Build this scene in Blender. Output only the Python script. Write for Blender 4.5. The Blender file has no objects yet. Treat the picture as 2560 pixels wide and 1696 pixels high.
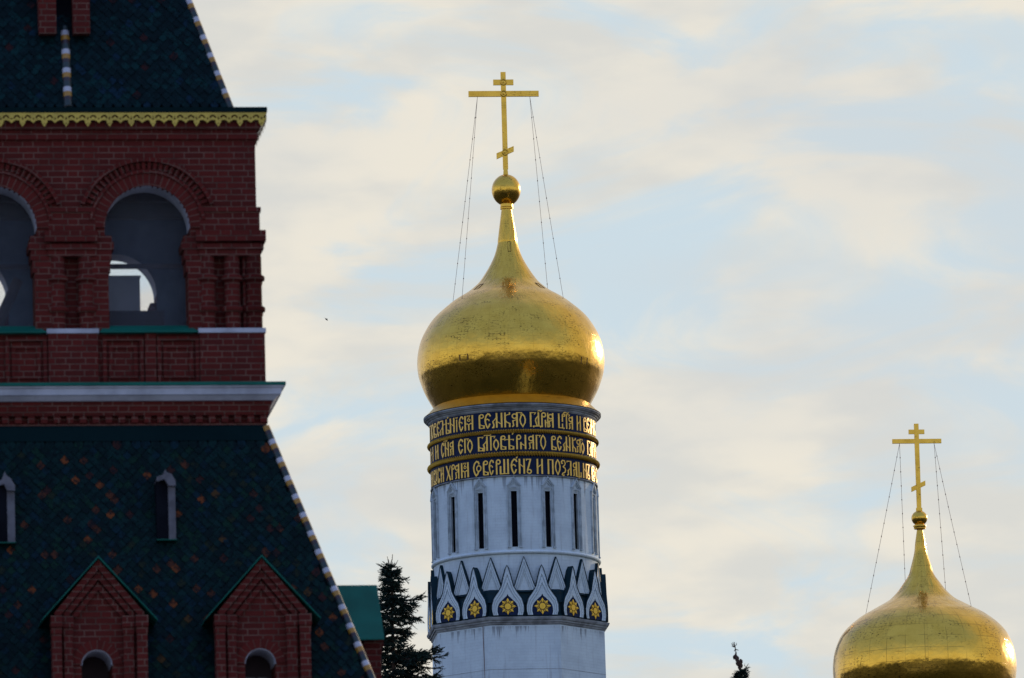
import bpy, math, random
from math import pi, sin, cos, radians, sqrt, atan2, asin
from mathutils import Vector, Matrix, noise

random.seed(7)
C = bpy.context.scene
COL = C.collection

# ------------------------------------------------------------------ camera
PW, PH, FPX = 2560.0, 1696.0, 22600.0        # photograph size and focal length in its pixels
PITCH, ROLL = radians(10.2), radians(1.54)
CAM = Vector((0, 0, 1.7))
Fw = Vector((0, cos(PITCH), sin(PITCH)))
R0 = Vector((1, 0, 0)); U0 = Vector((0, -sin(PITCH), cos(PITCH)))
Rr = R0 * cos(ROLL) - U0 * sin(ROLL)
Ur = R0 * sin(ROLL) + U0 * cos(ROLL)
cd = bpy.data.cameras.new('camera'); cam = bpy.data.objects.new('camera', cd); COL.objects.link(cam)
M = Matrix((Rr, Ur, -Fw)).transposed().to_4x4(); M.translation = CAM
cam.matrix_world = M
cd.sensor_width = 36; cd.lens = 36 * FPX / PW; cd.clip_start = 1; cd.clip_end = 30000
cd.dof.use_dof = True; cd.dof.focus_distance = 480; cd.dof.aperture_fstop = 6.8
C.camera = cam

# ------------------------------------------------------------------ light
SUN_EL, SUN_AZ = radians(13), radians(36)     # azimuth from +Y towards +X
sd = Vector((sin(SUN_AZ) * cos(SUN_EL), cos(SUN_AZ) * cos(SUN_EL), sin(SUN_EL)))
ld = bpy.data.lights.new('sun', 'SUN'); ld.energy = 2.5; ld.angle = radians(0.5); ld.color = (1, .80, .55)
lo = bpy.data.objects.new('sun', ld); COL.objects.link(lo); lo.rotation_euler = sd.to_track_quat('Z', 'Y').to_euler()

W = bpy.data.worlds.new('World'); C.world = W; W.use_nodes = True
nt = W.node_tree; nt.nodes.clear()
def N(tree, kind, **kw):
    n = tree.nodes.new(kind)
    for k, v in kw.items():
        if k.startswith('i_'):
            key = k[2:]; key = int(key) if key.isdigit() else key.replace('_', ' ')
            n.inputs[key].default_value = v
        else: setattr(n, k, v)
    return n
def mth(tree, op, a, b=None, c=None):
    n = tree.nodes.new('ShaderNodeMath'); n.operation = op
    for i, x in enumerate((a, b, c)):
        if x is None: continue
        if isinstance(x, (int, float)): n.inputs[i].default_value = x
        else: tree.links.new(x, n.inputs[i])
    return n.outputs[0]
def sstep(tree, x, a, b):
    n = N(tree, 'ShaderNodeMapRange', interpolation_type='SMOOTHSTEP', i_1=a, i_2=b); tree.links.new(x, n.inputs[0]); return n.outputs[0]
def mixc(tree, f, a, b):
    n = tree.nodes.new('ShaderNodeMix'); n.data_type = 'RGBA'; n.clamp_factor = True
    for s, x in ((n.inputs[0], f), (n.inputs[6], a), (n.inputs[7], b)):
        if isinstance(x, (int, float)): s.default_value = x
        elif isinstance(x, tuple): s.default_value = (*x, 1)
        else: tree.links.new(x, s)
    return n.outputs[2]
def build_world():
    t = nt
    sky = N(t, 'ShaderNodeTexSky', sky_type='NISHITA', sun_disc=False, sun_elevation=SUN_EL, sun_rotation=SUN_AZ,
            altitude=150, air_density=1.0, dust_density=1.0, ozone_density=1.6)
    tc = N(t, 'ShaderNodeTexCoord')
    dot = N(t, 'ShaderNodeVectorMath', operation='DOT_PRODUCT'); dot.inputs[1].default_value = (sin(SUN_AZ), cos(SUN_AZ), 0)
    t.links.new(tc.outputs['Generated'], dot.inputs[0])
    front = sstep(t, dot.outputs['Value'], 0.15, 0.74)
    mp = N(t, 'ShaderNodeMapping'); mp.inputs['Rotation'].default_value = (0, radians(18), 0); mp.inputs['Scale'].default_value = (1, 1, 2.7)
    mp.inputs['Location'].default_value = (3.1, 1.7, 0.4)
    t.links.new(tc.outputs['Generated'], mp.inputs['Vector'])
    n1 = N(t, 'ShaderNodeTexNoise', i_Scale=30, i_Detail=7, i_Roughness=.55, i_Distortion=.9); t.links.new(mp.outputs[0], n1.inputs['Vector'])
    n2 = N(t, 'ShaderNodeTexNoise', i_Scale=11, i_Detail=4, i_Roughness=.5); t.links.new(mp.outputs[0], n2.inputs['Vector'])
    n3 = N(t, 'ShaderNodeTexNoise', i_Scale=45, i_Detail=5, i_Roughness=.5); t.links.new(mp.outputs[0], n3.inputs['Vector'])
    dens = mth(t, 'ADD', mth(t, 'MULTIPLY', n1.outputs['Fac'], .65), mth(t, 'MULTIPLY', n2.outputs['Fac'], .35))
    cl = sstep(t, dens, .39, .53)
    sh = sstep(t, n3.outputs['Fac'], .36, .62)
    k = 1/1.5
    n4 = N(t, 'ShaderNodeTexNoise', i_Scale=14, i_Detail=3); t.links.new(mp.outputs[0], n4.inputs['Vector'])
    cream = mixc(t, sh, (8.45 * k, 7.85 * k, 6.6 * k), (6.9 * k, 6.8 * k, 6.25 * k))
    gap = (5.9 * k, 7.05 * k, 7.65 * k)
    vis = mixc(t, mth(t, 'MULTIPLY', sstep(t, n4.outputs['Fac'], .44, .64), .38), mixc(t, cl, gap, cream), (6.35 * k, 6.45 * k, 6.35 * k))   # thicker grey patches in the cloud sheet
    fac = mth(t, 'MULTIPLY', front, .93)
    sz = N(t, 'ShaderNodeSeparateXYZ'); t.links.new(tc.outputs['Generated'], sz.inputs[0])
    # thin bright evening haze over the whole blue sky away from the sun, paler towards the horizon
    veil = mixc(t, sstep(t, sz.outputs[2], -.02, .55), (6.4, 7.0, 7.5), (2.3, 3.45, 6.9))
    back = mixc(t, .9, sky.outputs[0], veil)
    col = mixc(t, fac, back, vis)
    bg = N(t, 'ShaderNodeBackground', i_Strength=.15); t.links.new(col, bg.inputs[0])
    out = N(t, 'ShaderNodeOutputWorld'); t.links.new(bg.outputs[0], out.inputs[0])
build_world()
C.view_settings.view_transform = 'Standard'; C.view_settings.look = 'None'
C.view_settings.exposure = 0.0; C.view_settings.gamma = 1.0

# ------------------------------------------------------------------ photo measuring helpers (where a seen point lies on a known plane)
def ray(px, py): return (Fw + Rr * ((px - PW / 2) / FPX) + Ur * ((PH / 2 - py) / FPX))
class Frame:
    def __init__(s, px, py, dist, rot):
        d = ray(px, py); d = d / sqrt(d.x ** 2 + d.y ** 2)
        p = CAM + d * dist
        s.o = Vector((p.x, p.y, 0)); s.a = rot
        s.ux = Vector((cos(rot), sin(rot), 0)); s.vy = Vector((-sin(rot), cos(rot), 0))
    def loc(s, p): q = p - s.o; return q.dot(s.ux), q.dot(s.vy), p.z
    def at(s, px, py, v):                     # the seen point on local plane y = v  -> (u, z)
        d = ray(px, py); q = CAM - s.o
        t = (v - q.dot(s.vy)) / d.dot(s.vy); p = CAM + d * t
        return s.loc(p)[0], p.z
    def atu(s, px, py, u):                    # the seen point on local plane x = u -> (v, z)
        d = ray(px, py); q = CAM - s.o
        t = (u - q.dot(s.ux)) / d.dot(s.ux); p = CAM + d * t
        return s.loc(p)[1], p.z
    def corner(s, px, py):                    # the seen point on the front right corner of a square plan -> (half, z)
        d = ray(px, py); q = CAM - s.o; m = s.ux + s.vy
        t = -q.dot(m) / d.dot(m); p = CAM + d * t
        return s.loc(p)[0], p.z

# ------------------------------------------------------------------ mesh helpers
class MB:
    def __init__(s): s.v = []; s.f = []; s.uv = []; s.c = []
    def add(s, vs, fs, uvs=None, col=None):
        b = len(s.v); s.v += [tuple(x) for x in vs]
        for i, f in enumerate(fs):
            s.f.append([b + k for k in f]); s.uv.append(uvs[i] if uvs else None); s.c.append(col)
    def box(s, x0, x1, y0, y1, z0, z1):
        s.add([(x0, y0, z0), (x1, y0, z0), (x1, y1, z0), (x0, y1, z0), (x0, y0, z1), (x1, y0, z1), (x1, y1, z1), (x0, y1, z1)],
              [(0, 3, 2, 1), (4, 5, 6, 7), (0, 1, 5, 4), (1, 2, 6, 5), (2, 3, 7, 6), (3, 0, 4, 7)])
    def prism(s, poly, y0, y1, back=True):    # (x,z) outline, counter-clockwise seen from the front (-y)
        n = len(poly)
        vs = [(x, y0, z) for x, z in poly] + [(x, y1, z) for x, z in poly]
        fs = [tuple(range(n))] + ([tuple(range(2 * n - 1, n - 1, -1))] if back else [])
        fs += [(i, n + i, n + (i + 1) % n, (i + 1) % n) for i in range(n)]
        s.add(vs, fs)
    def lathe(s, prof, n=64, a0=0, a1=2 * pi, cx=0, cy=0, uref=None):
        full = abs(a1 - a0 - 2 * pi) < 1e-6
        m = n if full else n + 1
        L = [0]
        for i in range(1, len(prof)): L.append(L[-1] + math.dist(prof[i], prof[i - 1]))
        rr = uref or max(p[0] for p in prof)
        b = len(s.v)
        for r, z in prof:
            for j in range(m):
                a = a0 + (a1 - a0) * j / n
                s.v.append((cx + r * sin(a), cy - r * cos(a), z))
        for i in range(len(prof) - 1):
            for j in range(n):
                j2 = (j + 1) % m
                q = [b + i * m + j, b + i * m + j2, b + (i + 1) * m + j2, b + (i + 1) * m + j]
                ua, ub = (a0 + (a1 - a0) * j / n) * rr, (a0 + (a1 - a0) * (j + 1) / n) * rr
                s.f.append(q); s.uv.append([(ua, L[i]), (ub, L[i]), (ub, L[i + 1]), (ua, L[i + 1])]); s.c.append(None)
    def tube(s, pts, r, n=8, cap=True):
        P = [Vector(p) for p in pts]; b = len(s.v); L = 0
        rs = r if isinstance(r, (list, tuple)) else [r] * len(P)
        ls = []
        for i, p in enumerate(P):
            if i: L += (p - P[i - 1]).length
            ls.append(L)
            d = (P[min(i + 1, len(P) - 1)] - P[max(i - 1, 0)]).normalized()
            a = Vector((0, 1, 0)) if abs(d.z) > .8 else Vector((0, 0, 1))
            e = d.cross(a).normalized(); g = e.cross(d)
            for j in range(n):
                t = 2 * pi * j / n; s.v.append(tuple(p + e * (cos(t) * rs[i]) + g * (sin(t) * rs[i])))
        for i in range(len(P) - 1):
            for j in range(n):
                j2 = (j + 1) % n
                s.f.append([b + i * n + j, b + i * n + j2, b + (i + 1) * n + j2, b + (i + 1) * n + j])
                w = 2 * pi * rs[0] / n
                s.uv.append([(j * w, ls[i]), ((j + 1) * w, ls[i]), ((j + 1) * w, ls[i + 1]), (j * w, ls[i + 1])]); s.c.append(None)
        if cap:
            s.add(s.v[b:b + n], [tuple(range(n - 1, -1, -1))]); s.add(s.v[b + (len(P) - 1) * n:b + len(P) * n], [tuple(range(n))])
    def ribbon(s, pts, w, fn, d0, d1):        # a stroke of width w in a developed surface: fn(s, z, d) -> 3D
        P = [Vector(p) for p in pts]; n = len(P)
        closed = (P[0] - P[-1]).length < 1e-5
        vs = []
        for i in range(n):
            a = P[i - 1] if i else (P[-2] if closed else None)
            c = P[i + 1] if i < n - 1 else (P[1] if closed else None)
            d1v = (P[i] - a).normalized() if a is not None else None
            d2v = (c - P[i]).normalized() if c is not None else None
            d = ((d1v or d2v) + (d2v or d1v)); d = d.normalized() if d.length > 1e-6 else (d1v or d2v)
            nrm = Vector((-d.y, d.x)); k = 1.0
            if d1v is not None and d2v is not None:
                k = min(1.6, 1 / max(.3, nrm.dot(Vector((-d1v.y, d1v.x)))))
            A = P[i] + nrm * (w / 2 * k); B = P[i] - nrm * (w / 2 * k)
            vs += [fn(A.x, A.y, d1), fn(B.x, B.y, d1), fn(A.x, A.y, d0), fn(B.x, B.y, d0)]
        fs = []
        for i in range(n - 1):
            k = 4 * i
            fs += [(k, k + 1, k + 5, k + 4), (k + 2, k, k + 4, k + 6), (k + 1, k + 3, k + 7, k + 5)]
        if not closed: fs += [(0, 2, 3, 1), (4 * n - 4, 4 * n - 3, 4 * n - 1, 4 * n - 2)]
        s.add(vs, fs)
    def build(s, name, mat, parent=None, smooth=False, shear=0):
        me = bpy.data.meshes.new(name)
        vs = [(x, y, z + shear * x) for x, y, z in s.v] if shear else s.v
        me.from_pydata(vs, [], s.f)
        uvl = me.uv_layers.new(name='UVMap')
        for p, uv in zip(me.polygons, s.uv):
            nx, ny, nz = abs(p.normal.x), abs(p.normal.y), abs(p.normal.z)
            for k, li in enumerate(p.loop_indices):
                if uv: uvl.data[li].uv = uv[k]
                else:
                    co = me.vertices[me.loops[li].vertex_index].co
                    uvl.data[li].uv = ((co.x, co.y) if nz > .75 else ((co.y, co.z) if nx > ny else (co.x, co.z)))
        if any(c is not None for c in s.c):
            ca = me.color_attributes.new('tint', 'FLOAT_COLOR', 'CORNER')
            for p, c in zip(me.polygons, s.c):
                for li in p.loop_indices: ca.data[li].color = (*(c or (.01, .03, .03)), 1)
        if smooth: me.polygons.foreach_set('use_smooth', [True] * len(me.polygons))
        me.materials.append(mat); me.update()
        o = bpy.data.objects.new(name, me); COL.objects.link(o)
        if parent: o.parent = parent
        return o
def empty(name, loc, rot, label, cat, group=None):
    o = bpy.data.objects.new(name, None); COL.objects.link(o); o.location = loc; o.rotation_euler = (0, 0, rot)
    o['label'] = label; o['category'] = cat
    if group: o['group'] = group
    return o
def copy_tree(o, parent=None):
    c = o.copy(); COL.objects.link(c); c.parent = parent or o.parent
    for ch in list(o.children):
        if ch != c: copy_tree(ch, c)
    return c
def turned(o, ang, loc=(0, 0, 0)):
    c = copy_tree(o); c.rotation_euler = (0, 0, ang); c.location = loc; return c

# ------------------------------------------------------------------ materials
def mat(name):
    m = bpy.data.materials.new(name); m.use_nodes = True
    t = m.node_tree; b = t.nodes['Principled BSDF']; return m, t, b
def uvout(t): return N(t, 'ShaderNodeTexCoord').outputs['UV']
def objout(t): return N(t, 'ShaderNodeTexCoord').outputs['Object']
def noise_fac(t, vec, scale, detail=4, rough=.55, mapping=None):
    if mapping:
        mp = N(t, 'ShaderNodeMapping'); mp.inputs['Scale'].default_value = mapping; t.links.new(vec, mp.inputs[0]); vec = mp.outputs[0]
    n = N(t, 'ShaderNodeTexNoise', i_Scale=scale, i_Detail=detail, i_Roughness=rough); t.links.new(vec, n.inputs['Vector']); return n.outputs['Fac']
def bump(t, b, h, strength, dist):
    n = N(t, 'ShaderNodeBump', i_Strength=strength, i_Distance=dist); t.links.new(h, n.inputs['Height']); t.links.new(n.outputs[0], b.inputs['Normal'])

def brick_material(name, P, hd, hgt, cols, mortar, mw=.016, rough=.85):
    """alternating headers and stretchers, courses of height hgt, drawn in metres on the UV map"""
    m, t, b = mat(name)
    sep = N(t, 'ShaderNodeSeparateXYZ'); t.links.new(uvout(t), sep.inputs[0]); u, v = sep.outputs[0], sep.outputs[1]
    vr = mth(t, 'DIVIDE', v, hgt); row = mth(t, 'FLOOR', vr); vf = mth(t, 'MULTIPLY', mth(t, 'FRACT', vr), hgt)
    par = mth(t, 'MULTIPLY', mth(t, 'FLOORED_MODULO', row, 2.0), P / 2)
    wob = mth(t, 'MULTIPLY', mth(t, 'SINE', mth(t, 'MULTIPLY', row, 12.9898)), .03)
    ur = mth(t, 'DIVIDE', mth(t, 'ADD', mth(t, 'ADD', u, par), wob), P); ci = mth(t, 'FLOOR', ur); uf = mth(t, 'MULTIPLY', mth(t, 'FRACT', ur), P)
    isst = mth(t, 'GREATER_THAN', uf, hd)
    e1 = mth(t, 'ABSOLUTE', mth(t, 'SUBTRACT', uf, hd))
    du = mth(t, 'MINIMUM', mth(t, 'MINIMUM', uf, e1), mth(t, 'SUBTRACT', P, uf))
    dv = mth(t, 'MINIMUM', vf, mth(t, 'SUBTRACT', hgt, vf))
    d = mth(t, 'MINIMUM', du, dv)
    nz = noise_fac(t, uvout(t), 30, 3)
    d2 = mth(t, 'ADD', d, mth(t, 'MULTIPLY', mth(t, 'SUBTRACT', nz, .5), .006))
    mm = sstep(t, d2, mw * .35, mw * .75)
    cb = N(t, 'ShaderNodeCombineXYZ'); t.links.new(mth(t, 'ADD', mth(t, 'MULTIPLY', ci, 2), isst), cb.inputs[0]); t.links.new(row, cb.inputs[1])
    wn = N(t, 'ShaderNodeTexWhiteNoise', noise_dimensions='2D'); t.links.new(cb.outputs[0], wn.inputs['Vector'])
    bc = mixc(t, wn.outputs['Value'], cols[0], cols[1])
    big = noise_fac(t, uvout(t), 1.3, 4)
    bc = mixc(t, sstep(t, big, .45, .75), bc, cols[2])
    fine = noise_fac(t, uvout(t), 60, 4)
    bc = mixc(t, mth(t, 'MULTIPLY', fine, .25), bc, mortar)
    mfade = mixc(t, sstep(t, noise_fac(t, uvout(t), 2.2, 3), .35, .7), mortar, tuple(x * .5 for x in mortar))
    t.links.new(mixc(t, mm, mfade, bc), b.inputs['Base Color']); b.inputs['Roughness'].default_value = rough
    b.inputs['Specular IOR Level'].default_value = .04
    bump(t, b, mth(t, 'ADD', mm, mth(t, 'MULTIPLY', nz, .3)), .6, .006)
    return m
BRICK = brick_material('red_brick', .48, .165, .098, ((.095, .0085, .0075), (.064, .006, .0056), (.065, .007, .0075)), (.135, .072, .055))
BRICK_R = brick_material('red_brick_ring', .9, .45, .098, ((.095, .0085, .0075), (.064, .006, .0056), (.07, .007, .0075)), (.135, .072, .055), mw=.012)

def plain(name, col, rough=.6, metallic=0, var=.25, scale=3, dark=None, spec=.4, bumpd=0):
    m, t, b = mat(name)
    f = noise_fac(t, objout(t), scale, 5)
    c = mixc(t, sstep(t, f, .35, .7), col, dark or tuple(x * (1 - var) for x in col))
    t.links.new(c, b.inputs['Base Color']); b.inputs['Roughness'].default_value = rough; b.inputs['Metallic'].default_value = metallic
    b.inputs['Specular IOR Level'].default_value = spec
    if bumpd: bump(t, b, noise_fac(t, objout(t), scale * 9, 4), .5, bumpd)
    return m
LIME = plain('grey_limewash', (.41, .425, .48), .85, spec=.1, var=.3, scale=2.5, bumpd=.006)  # grey base colour, darker in random patches
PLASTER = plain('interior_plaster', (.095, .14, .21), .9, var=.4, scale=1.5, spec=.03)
GREENTIN = plain('green_painted_tin', (.005, .105, .076), .55, var=.25, scale=2, spec=.12)
DARKTIN = plain('dark_teal_tin', (.003, .013, .015), .5, var=.4, scale=1.5, dark=(.002, .010, .012), spec=.02)
KREMTIN = plain('dark_green_sheet_roof', (.004, .022, .032), .5, var=.4, scale=1.2, spec=.1)
DARK = plain('dark_void', (.008, .009, .013), .95, var=.3, spec=0)
DOORBROWN = plain('dark_brown_timber', (.03, .012, .014), .7, var=.3, scale=4)
CABINET = plain('grey_painted_metal', (.42, .47, .6), .8, var=.15, spec=.1)
BEAM = plain('dark_beam', (.07, .045, .04), .8, var=.3)
WIRE = plain('rusty_wire', (.17, .10, .085), .6, var=.3)
VALG = plain('gilded_tin', (.52, .37, .055), .5, metallic=.1, var=.25, scale=5)
NET = None
def net_material():
    m, t, b = mat('bird_netting')
    t.nodes.remove(b)
    tr = N(t, 'ShaderNodeBsdfTransparent'); df = N(t, 'ShaderNodeBsdfDiffuse', i_Color=(.25, .28, .34, 1))
    sep = N(t, 'ShaderNodeSeparateXYZ'); t.links.new(uvout(t), sep.inputs[0])
    def line(x): return mth(t, 'LESS_THAN', mth(t, 'FRACT', mth(t, 'DIVIDE', x, .028)), .13)
    g = mth(t, 'MAXIMUM', line(sep.outputs[0]), line(sep.outputs[1]))
    mx = N(t, 'ShaderNodeMixShader'); t.links.new(mth(t, 'MULTIPLY', g, .75), mx.inputs[0]); t.links.new(tr.outputs[0], mx.inputs[1]); t.links.new(df.outputs[0], mx.inputs[2])
    t.links.new(mx.outputs[0], t.nodes['Material Output'].inputs[0]); return m
NET = net_material()

def white_stone():
    m, t, b = mat('whitewashed_masonry'); uv = uvout(t)
    br = N(t, 'ShaderNodeTexBrick', offset=.5, i_Scale=1.0, i_Mortar_Size=.012, i_Mortar_Smooth=.6, i_Brick_Width=.62, i_Row_Height=.16)
    br.inputs['Color1'].default_value = (.9, .9, .9, 1); br.inputs['Color2'].default_value = (.8, .8, .8, 1); br.inputs['Mortar'].default_value = (.62, .62, .62, 1)
    t.links.new(uv, br.inputs[0])
    n1 = noise_fac(t, uv, .7, 5); n2 = noise_fac(t, uv, 9, 5, mapping=(1, .35, 1)); n3 = noise_fac(t, uv, 1.9, 5, .6, mapping=(2.2, .12, 1))
    c = mixc(t, sstep(t, n1, .35, .7), (.565, .65, .685), (.475, .55, .59))
    c = mixc(t, mth(t, 'MULTIPLY', sstep(t, n2, .5, .8), .25), c, (.36, .37, .38))
    c = mixc(t, mth(t, 'MULTIPLY', sstep(t, n3, .54, .72), .38), c, (.25, .25, .26))
    # rain drips that start under the ledges
    F_ = Frame(1282.3, 1108, 478.0, 0.0); sv = N(t, 'ShaderNodeSeparateXYZ'); t.links.new(uv, sv.inputs[0])
    dn = noise_fac(t, uv, 3.2, 4, .6, mapping=(1.6, .05, 1))
    for zt_, ln_ in ((F_.at(1282, 1187.6 + .164 * 208, 0)[1] - .02, 1.5), (F_.at(1294, 1561.6 + .155 * 210, 0)[1] - .1, 1.1)):
        reach = mth(t, 'MULTIPLY', mth(t, 'SUBTRACT', zt_, sv.outputs[1]), 1 / ln_)          # 0 at the ledge, 1 where the longest drip ends
        below = mth(t, 'MULTIPLY', mth(t, 'GREATER_THAN', reach, -.05), mth(t, 'LESS_THAN', reach, 1.2))
        drip = mth(t, 'MULTIPLY', below, sstep(t, mth(t, 'SUBTRACT', dn, mth(t, 'MULTIPLY', reach, .22)), .50, .60))
        c = mixc(t, mth(t, 'MULTIPLY', drip, .65), c, (.13, .135, .15))
    mul = N(t, 'ShaderNodeMix', data_type='RGBA', blend_type='MULTIPLY'); mul.inputs[0].default_value = .3
    t.links.new(c, mul.inputs[6]); t.links.new(br.outputs['Color'], mul.inputs[7])
    t.links.new(mul.outputs[2], b.inputs['Base Color']); b.inputs['Roughness'].default_value = .85; b.inputs['Specular IOR Level'].default_value = .2
    bump(t, b, mth(t, 'ADD', n2, mth(t, 'MULTIPLY', br.outputs['Fac'], -.6)), .5, .02)
    return m
WHITE = white_stone()
FRAMEST = plain('weathered_frame_stone', (.45, .515, .545), .85, var=.4, scale=2.2, spec=.1, bumpd=.015)
GREYST = plain('weathered_grey_stone', (.31, .33, .35), .85, var=.4, scale=1.6, dark=(.15, .155, .165), bumpd=.02, spec=.1)

def gold(name, rough=.2, seam=None, speck=.5, base=(.78, .455, .066), streak=.5):
    m, t, b = mat(name); uv = uvout(t)
    n_low = noise_fac(t, uv, .35, 3, mapping=(1, 2.2, 1)); n_hi = noise_fac(t, uv, 6, 6, .7, mapping=(1, 2.5, 1)); n_mid = noise_fac(t, uv, 1.4, 4)
    mask = mth(t, 'MULTIPLY', sstep(t, n_low, .47, .60), sstep(t, n_hi, .53, .63))
    # worn leaf shows along the edges of the small gilding squares
    sg = N(t, 'ShaderNodeSeparateXYZ'); t.links.new(uv, sg.inputs[0])
    def cell(x, p): f = mth(t, 'FRACT', mth(t, 'DIVIDE', x, p)); return sstep(t, mth(t, 'ABSOLUTE', mth(t, 'SUBTRACT', f, .5)), .22, .42)
    grid = mth(t, 'MAXIMUM', cell(sg.outputs[0], .21), cell(sg.outputs[1], .14))
    worn = mth(t, 'MULTIPLY', mth(t, 'MULTIPLY', sstep(t, noise_fac(t, uv, .5, 4, .6, mapping=(1, 2.6, 1)), .52, .66), sstep(t, noise_fac(t, uv, 3.5, 4, .7, mapping=(.8, 2.2, 1)), .44, .60)), mth(t, 'MULTIPLY', grid, .8))
    mask = mth(t, 'MAXIMUM', mth(t, 'MULTIPLY', mask, streak), mth(t, 'MULTIPLY', worn, streak))
    vo = N(t, 'ShaderNodeTexVoronoi', i_Scale=1.3); t.links.new(uv, vo.inputs['Vector'])
    dots = mth(t, 'MULTIPLY', sstep(t, vo.outputs['Distance'], .07, .03), speck)
    mask = mth(t, 'MAXIMUM', mask, dots)
    c = mixc(t, sstep(t, n_mid, .35, .7), base, (base[0] * .9, base[1] * .88, base[2] * .8))
    h = mth(t, 'MULTIPLY', noise_fac(t, uv, .8, 3), 1.0)
    if seam:
        sep = N(t, 'ShaderNodeSeparateXYZ'); t.links.new(uv, sep.inputs[0])
        vr = mth(t, 'DIVIDE', sep.outputs[1], seam[1]); row = mth(t, 'FLOOR', vr)
        ur = mth(t, 'DIVIDE', sep.outputs[0], seam[0])
        fu = mth(t, 'FRACT', ur); fv = mth(t, 'FRACT', vr)
        du = mth(t, 'MULTIPLY', mth(t, 'MINIMUM', fu, mth(t, 'SUBTRACT', 1, fu)), seam[0]); dv = mth(t, 'MULTIPLY', mth(t, 'MINIMUM', fv, mth(t, 'SUBTRACT', 1, fv)), seam[1])
        d = mth(t, 'MINIMUM', du, dv)
        sm = mth(t, 'SUBTRACT', 1, sstep(t, d, .008, .024))
        mask = mth(t, 'MAXIMUM', mask, mth(t, 'MULTIPLY', mth(t, 'MULTIPLY', sm, seam[2]), sstep(t, noise_fac(t, uv, 1.1, 3), .35, .6)))
        cb = N(t, 'ShaderNodeCombineXYZ'); t.links.new(mth(t, 'FLOOR', ur), cb.inputs[0]); t.links.new(row, cb.inputs[1])
        wn = N(t, 'ShaderNodeTexWhiteNoise', noise_dimensions='2D'); t.links.new(cb.outputs[0], wn.inputs['Vector'])
        c = mixc(t, mth(t, 'MULTIPLY', wn.outputs['Value'], .3), c, (base[0] * .75, base[1] * .7, base[2] * .7))
        h = mth(t, 'ADD', h, mth(t, 'MULTIPLY', wn.outputs['Value'], .025))
    c = mixc(t, mask, c, (.032, .020, .010))
    t.links.new(c, b.inputs['Base Color']); b.inputs['Metallic'].default_value = 1
    rg = mth(t, 'ADD', mth(t, 'ADD', rough, mth(t, 'MULTIPLY', mask, .10)), mth(t, 'MULTIPLY', n_mid, .08))
    t.links.new(rg, b.inputs['Roughness'])
    bump(t, b, mth(t, 'ADD', h, mth(t, 'MULTIPLY', noise_fac(t, uv, .28, 3), 1.6)), .5, .10)
    return m
GOLD_DOME = gold('gilded_copper_dome', .20, seam=(.62, .46, .15), streak=1.0)
GOLD_PANEL = gold('gilded_copper_panels', .15, seam=(.95, .62, .42), streak=1.0, speck=.3)
GOLD = gold('gilded_metal', .30, speck=.6, streak=.6)
GOLD_SKIRT = gold('tarnished_gilt_skirt', .34, speck=.5, streak=.8, base=(.50, .31, .05))
GOLD_DULL = gold('dull_gilding', .42, speck=.6, streak=.8, base=(.46, .27, .04))
GOLD_L = plain('gilded_letter', (.80, .50, .10), .42, metallic=.45, var=.15, scale=3)
BLUE = plain('blue_enamel_field', (.009, .018, .058), .6, spec=.1, var=.35, scale=1.2, dark=(.008, .015, .036))

def tile_material():
    m, t, b = mat('glazed_roof_tile')
    at = N(t, 'ShaderNodeVertexColor', layer_name='tint')
    f = noise_fac(t, objout(t), 14, 4)
    mul = N(t, 'ShaderNodeMix', data_type='RGBA'); t.links.new(mth(t, 'MULTIPLY', sstep(t, f, .42, .62), .85), mul.inputs[0]); t.links.new(at.outputs[0], mul.inputs[6]); mul.inputs[7].default_value = (.0015, .006, .008, 1)
    t.links.new(mul.outputs[2], b.inputs['Base Color']); b.inputs['Roughness'].default_value = .5; b.inputs['Specular IOR Level'].default_value = .05
    return m
TILE = tile_material()
ROOFBASE = plain('roof_underlay', (.0015, .005, .006), .8, spec=.02)
def hip_material():
    m, t, b = mat('striped_ridge_tile')
    sep = N(t, 'ShaderNodeSeparateXYZ'); t.links.new(uvout(t), sep.inputs[0])
    f = mth(t, 'FRACT', mth(t, 'DIVIDE', sep.outputs[1], .345))
    r = N(t, 'ShaderNodeValToRGB'); r.color_ramp.interpolation = 'CONSTANT'; e = r.color_ramp.elements
    e[0].position = 0; e[0].color = (.004, .02, .022, 1); e[1].position = .30; e[1].color = (.02, .006, .010, 1)
    x = e.new(.50); x.color = (.34, .165, .012, 1); x = e.new(.75); x.color = (.42, .42, .48, 1)
    t.links.new(f, r.inputs[0])
    nf = noise_fac(t, objout(t), 8, 4)
    t.links.new(mixc(t, mth(t, 'MULTIPLY', nf, .25), r.outputs[0], (.02, .02, .02)), b.inputs['Base Color']); b.inputs['Roughness'].default_value = .45
    return m
HIP = hip_material()
NEEDLE = plain('spruce_needles', (.012, .028, .018), .8, var=.5, scale=6, dark=(.008, .018, .018), spec=.15)
BARK = plain('spruce_bark', (.06, .035, .022), .9, var=.4, scale=10)
CONE = plain('spruce_cone', (.05, .022, .012), .8, var=.3, scale=20)
FEATHER = plain('dark_feathers', (.03, .03, .035), .8)

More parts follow.
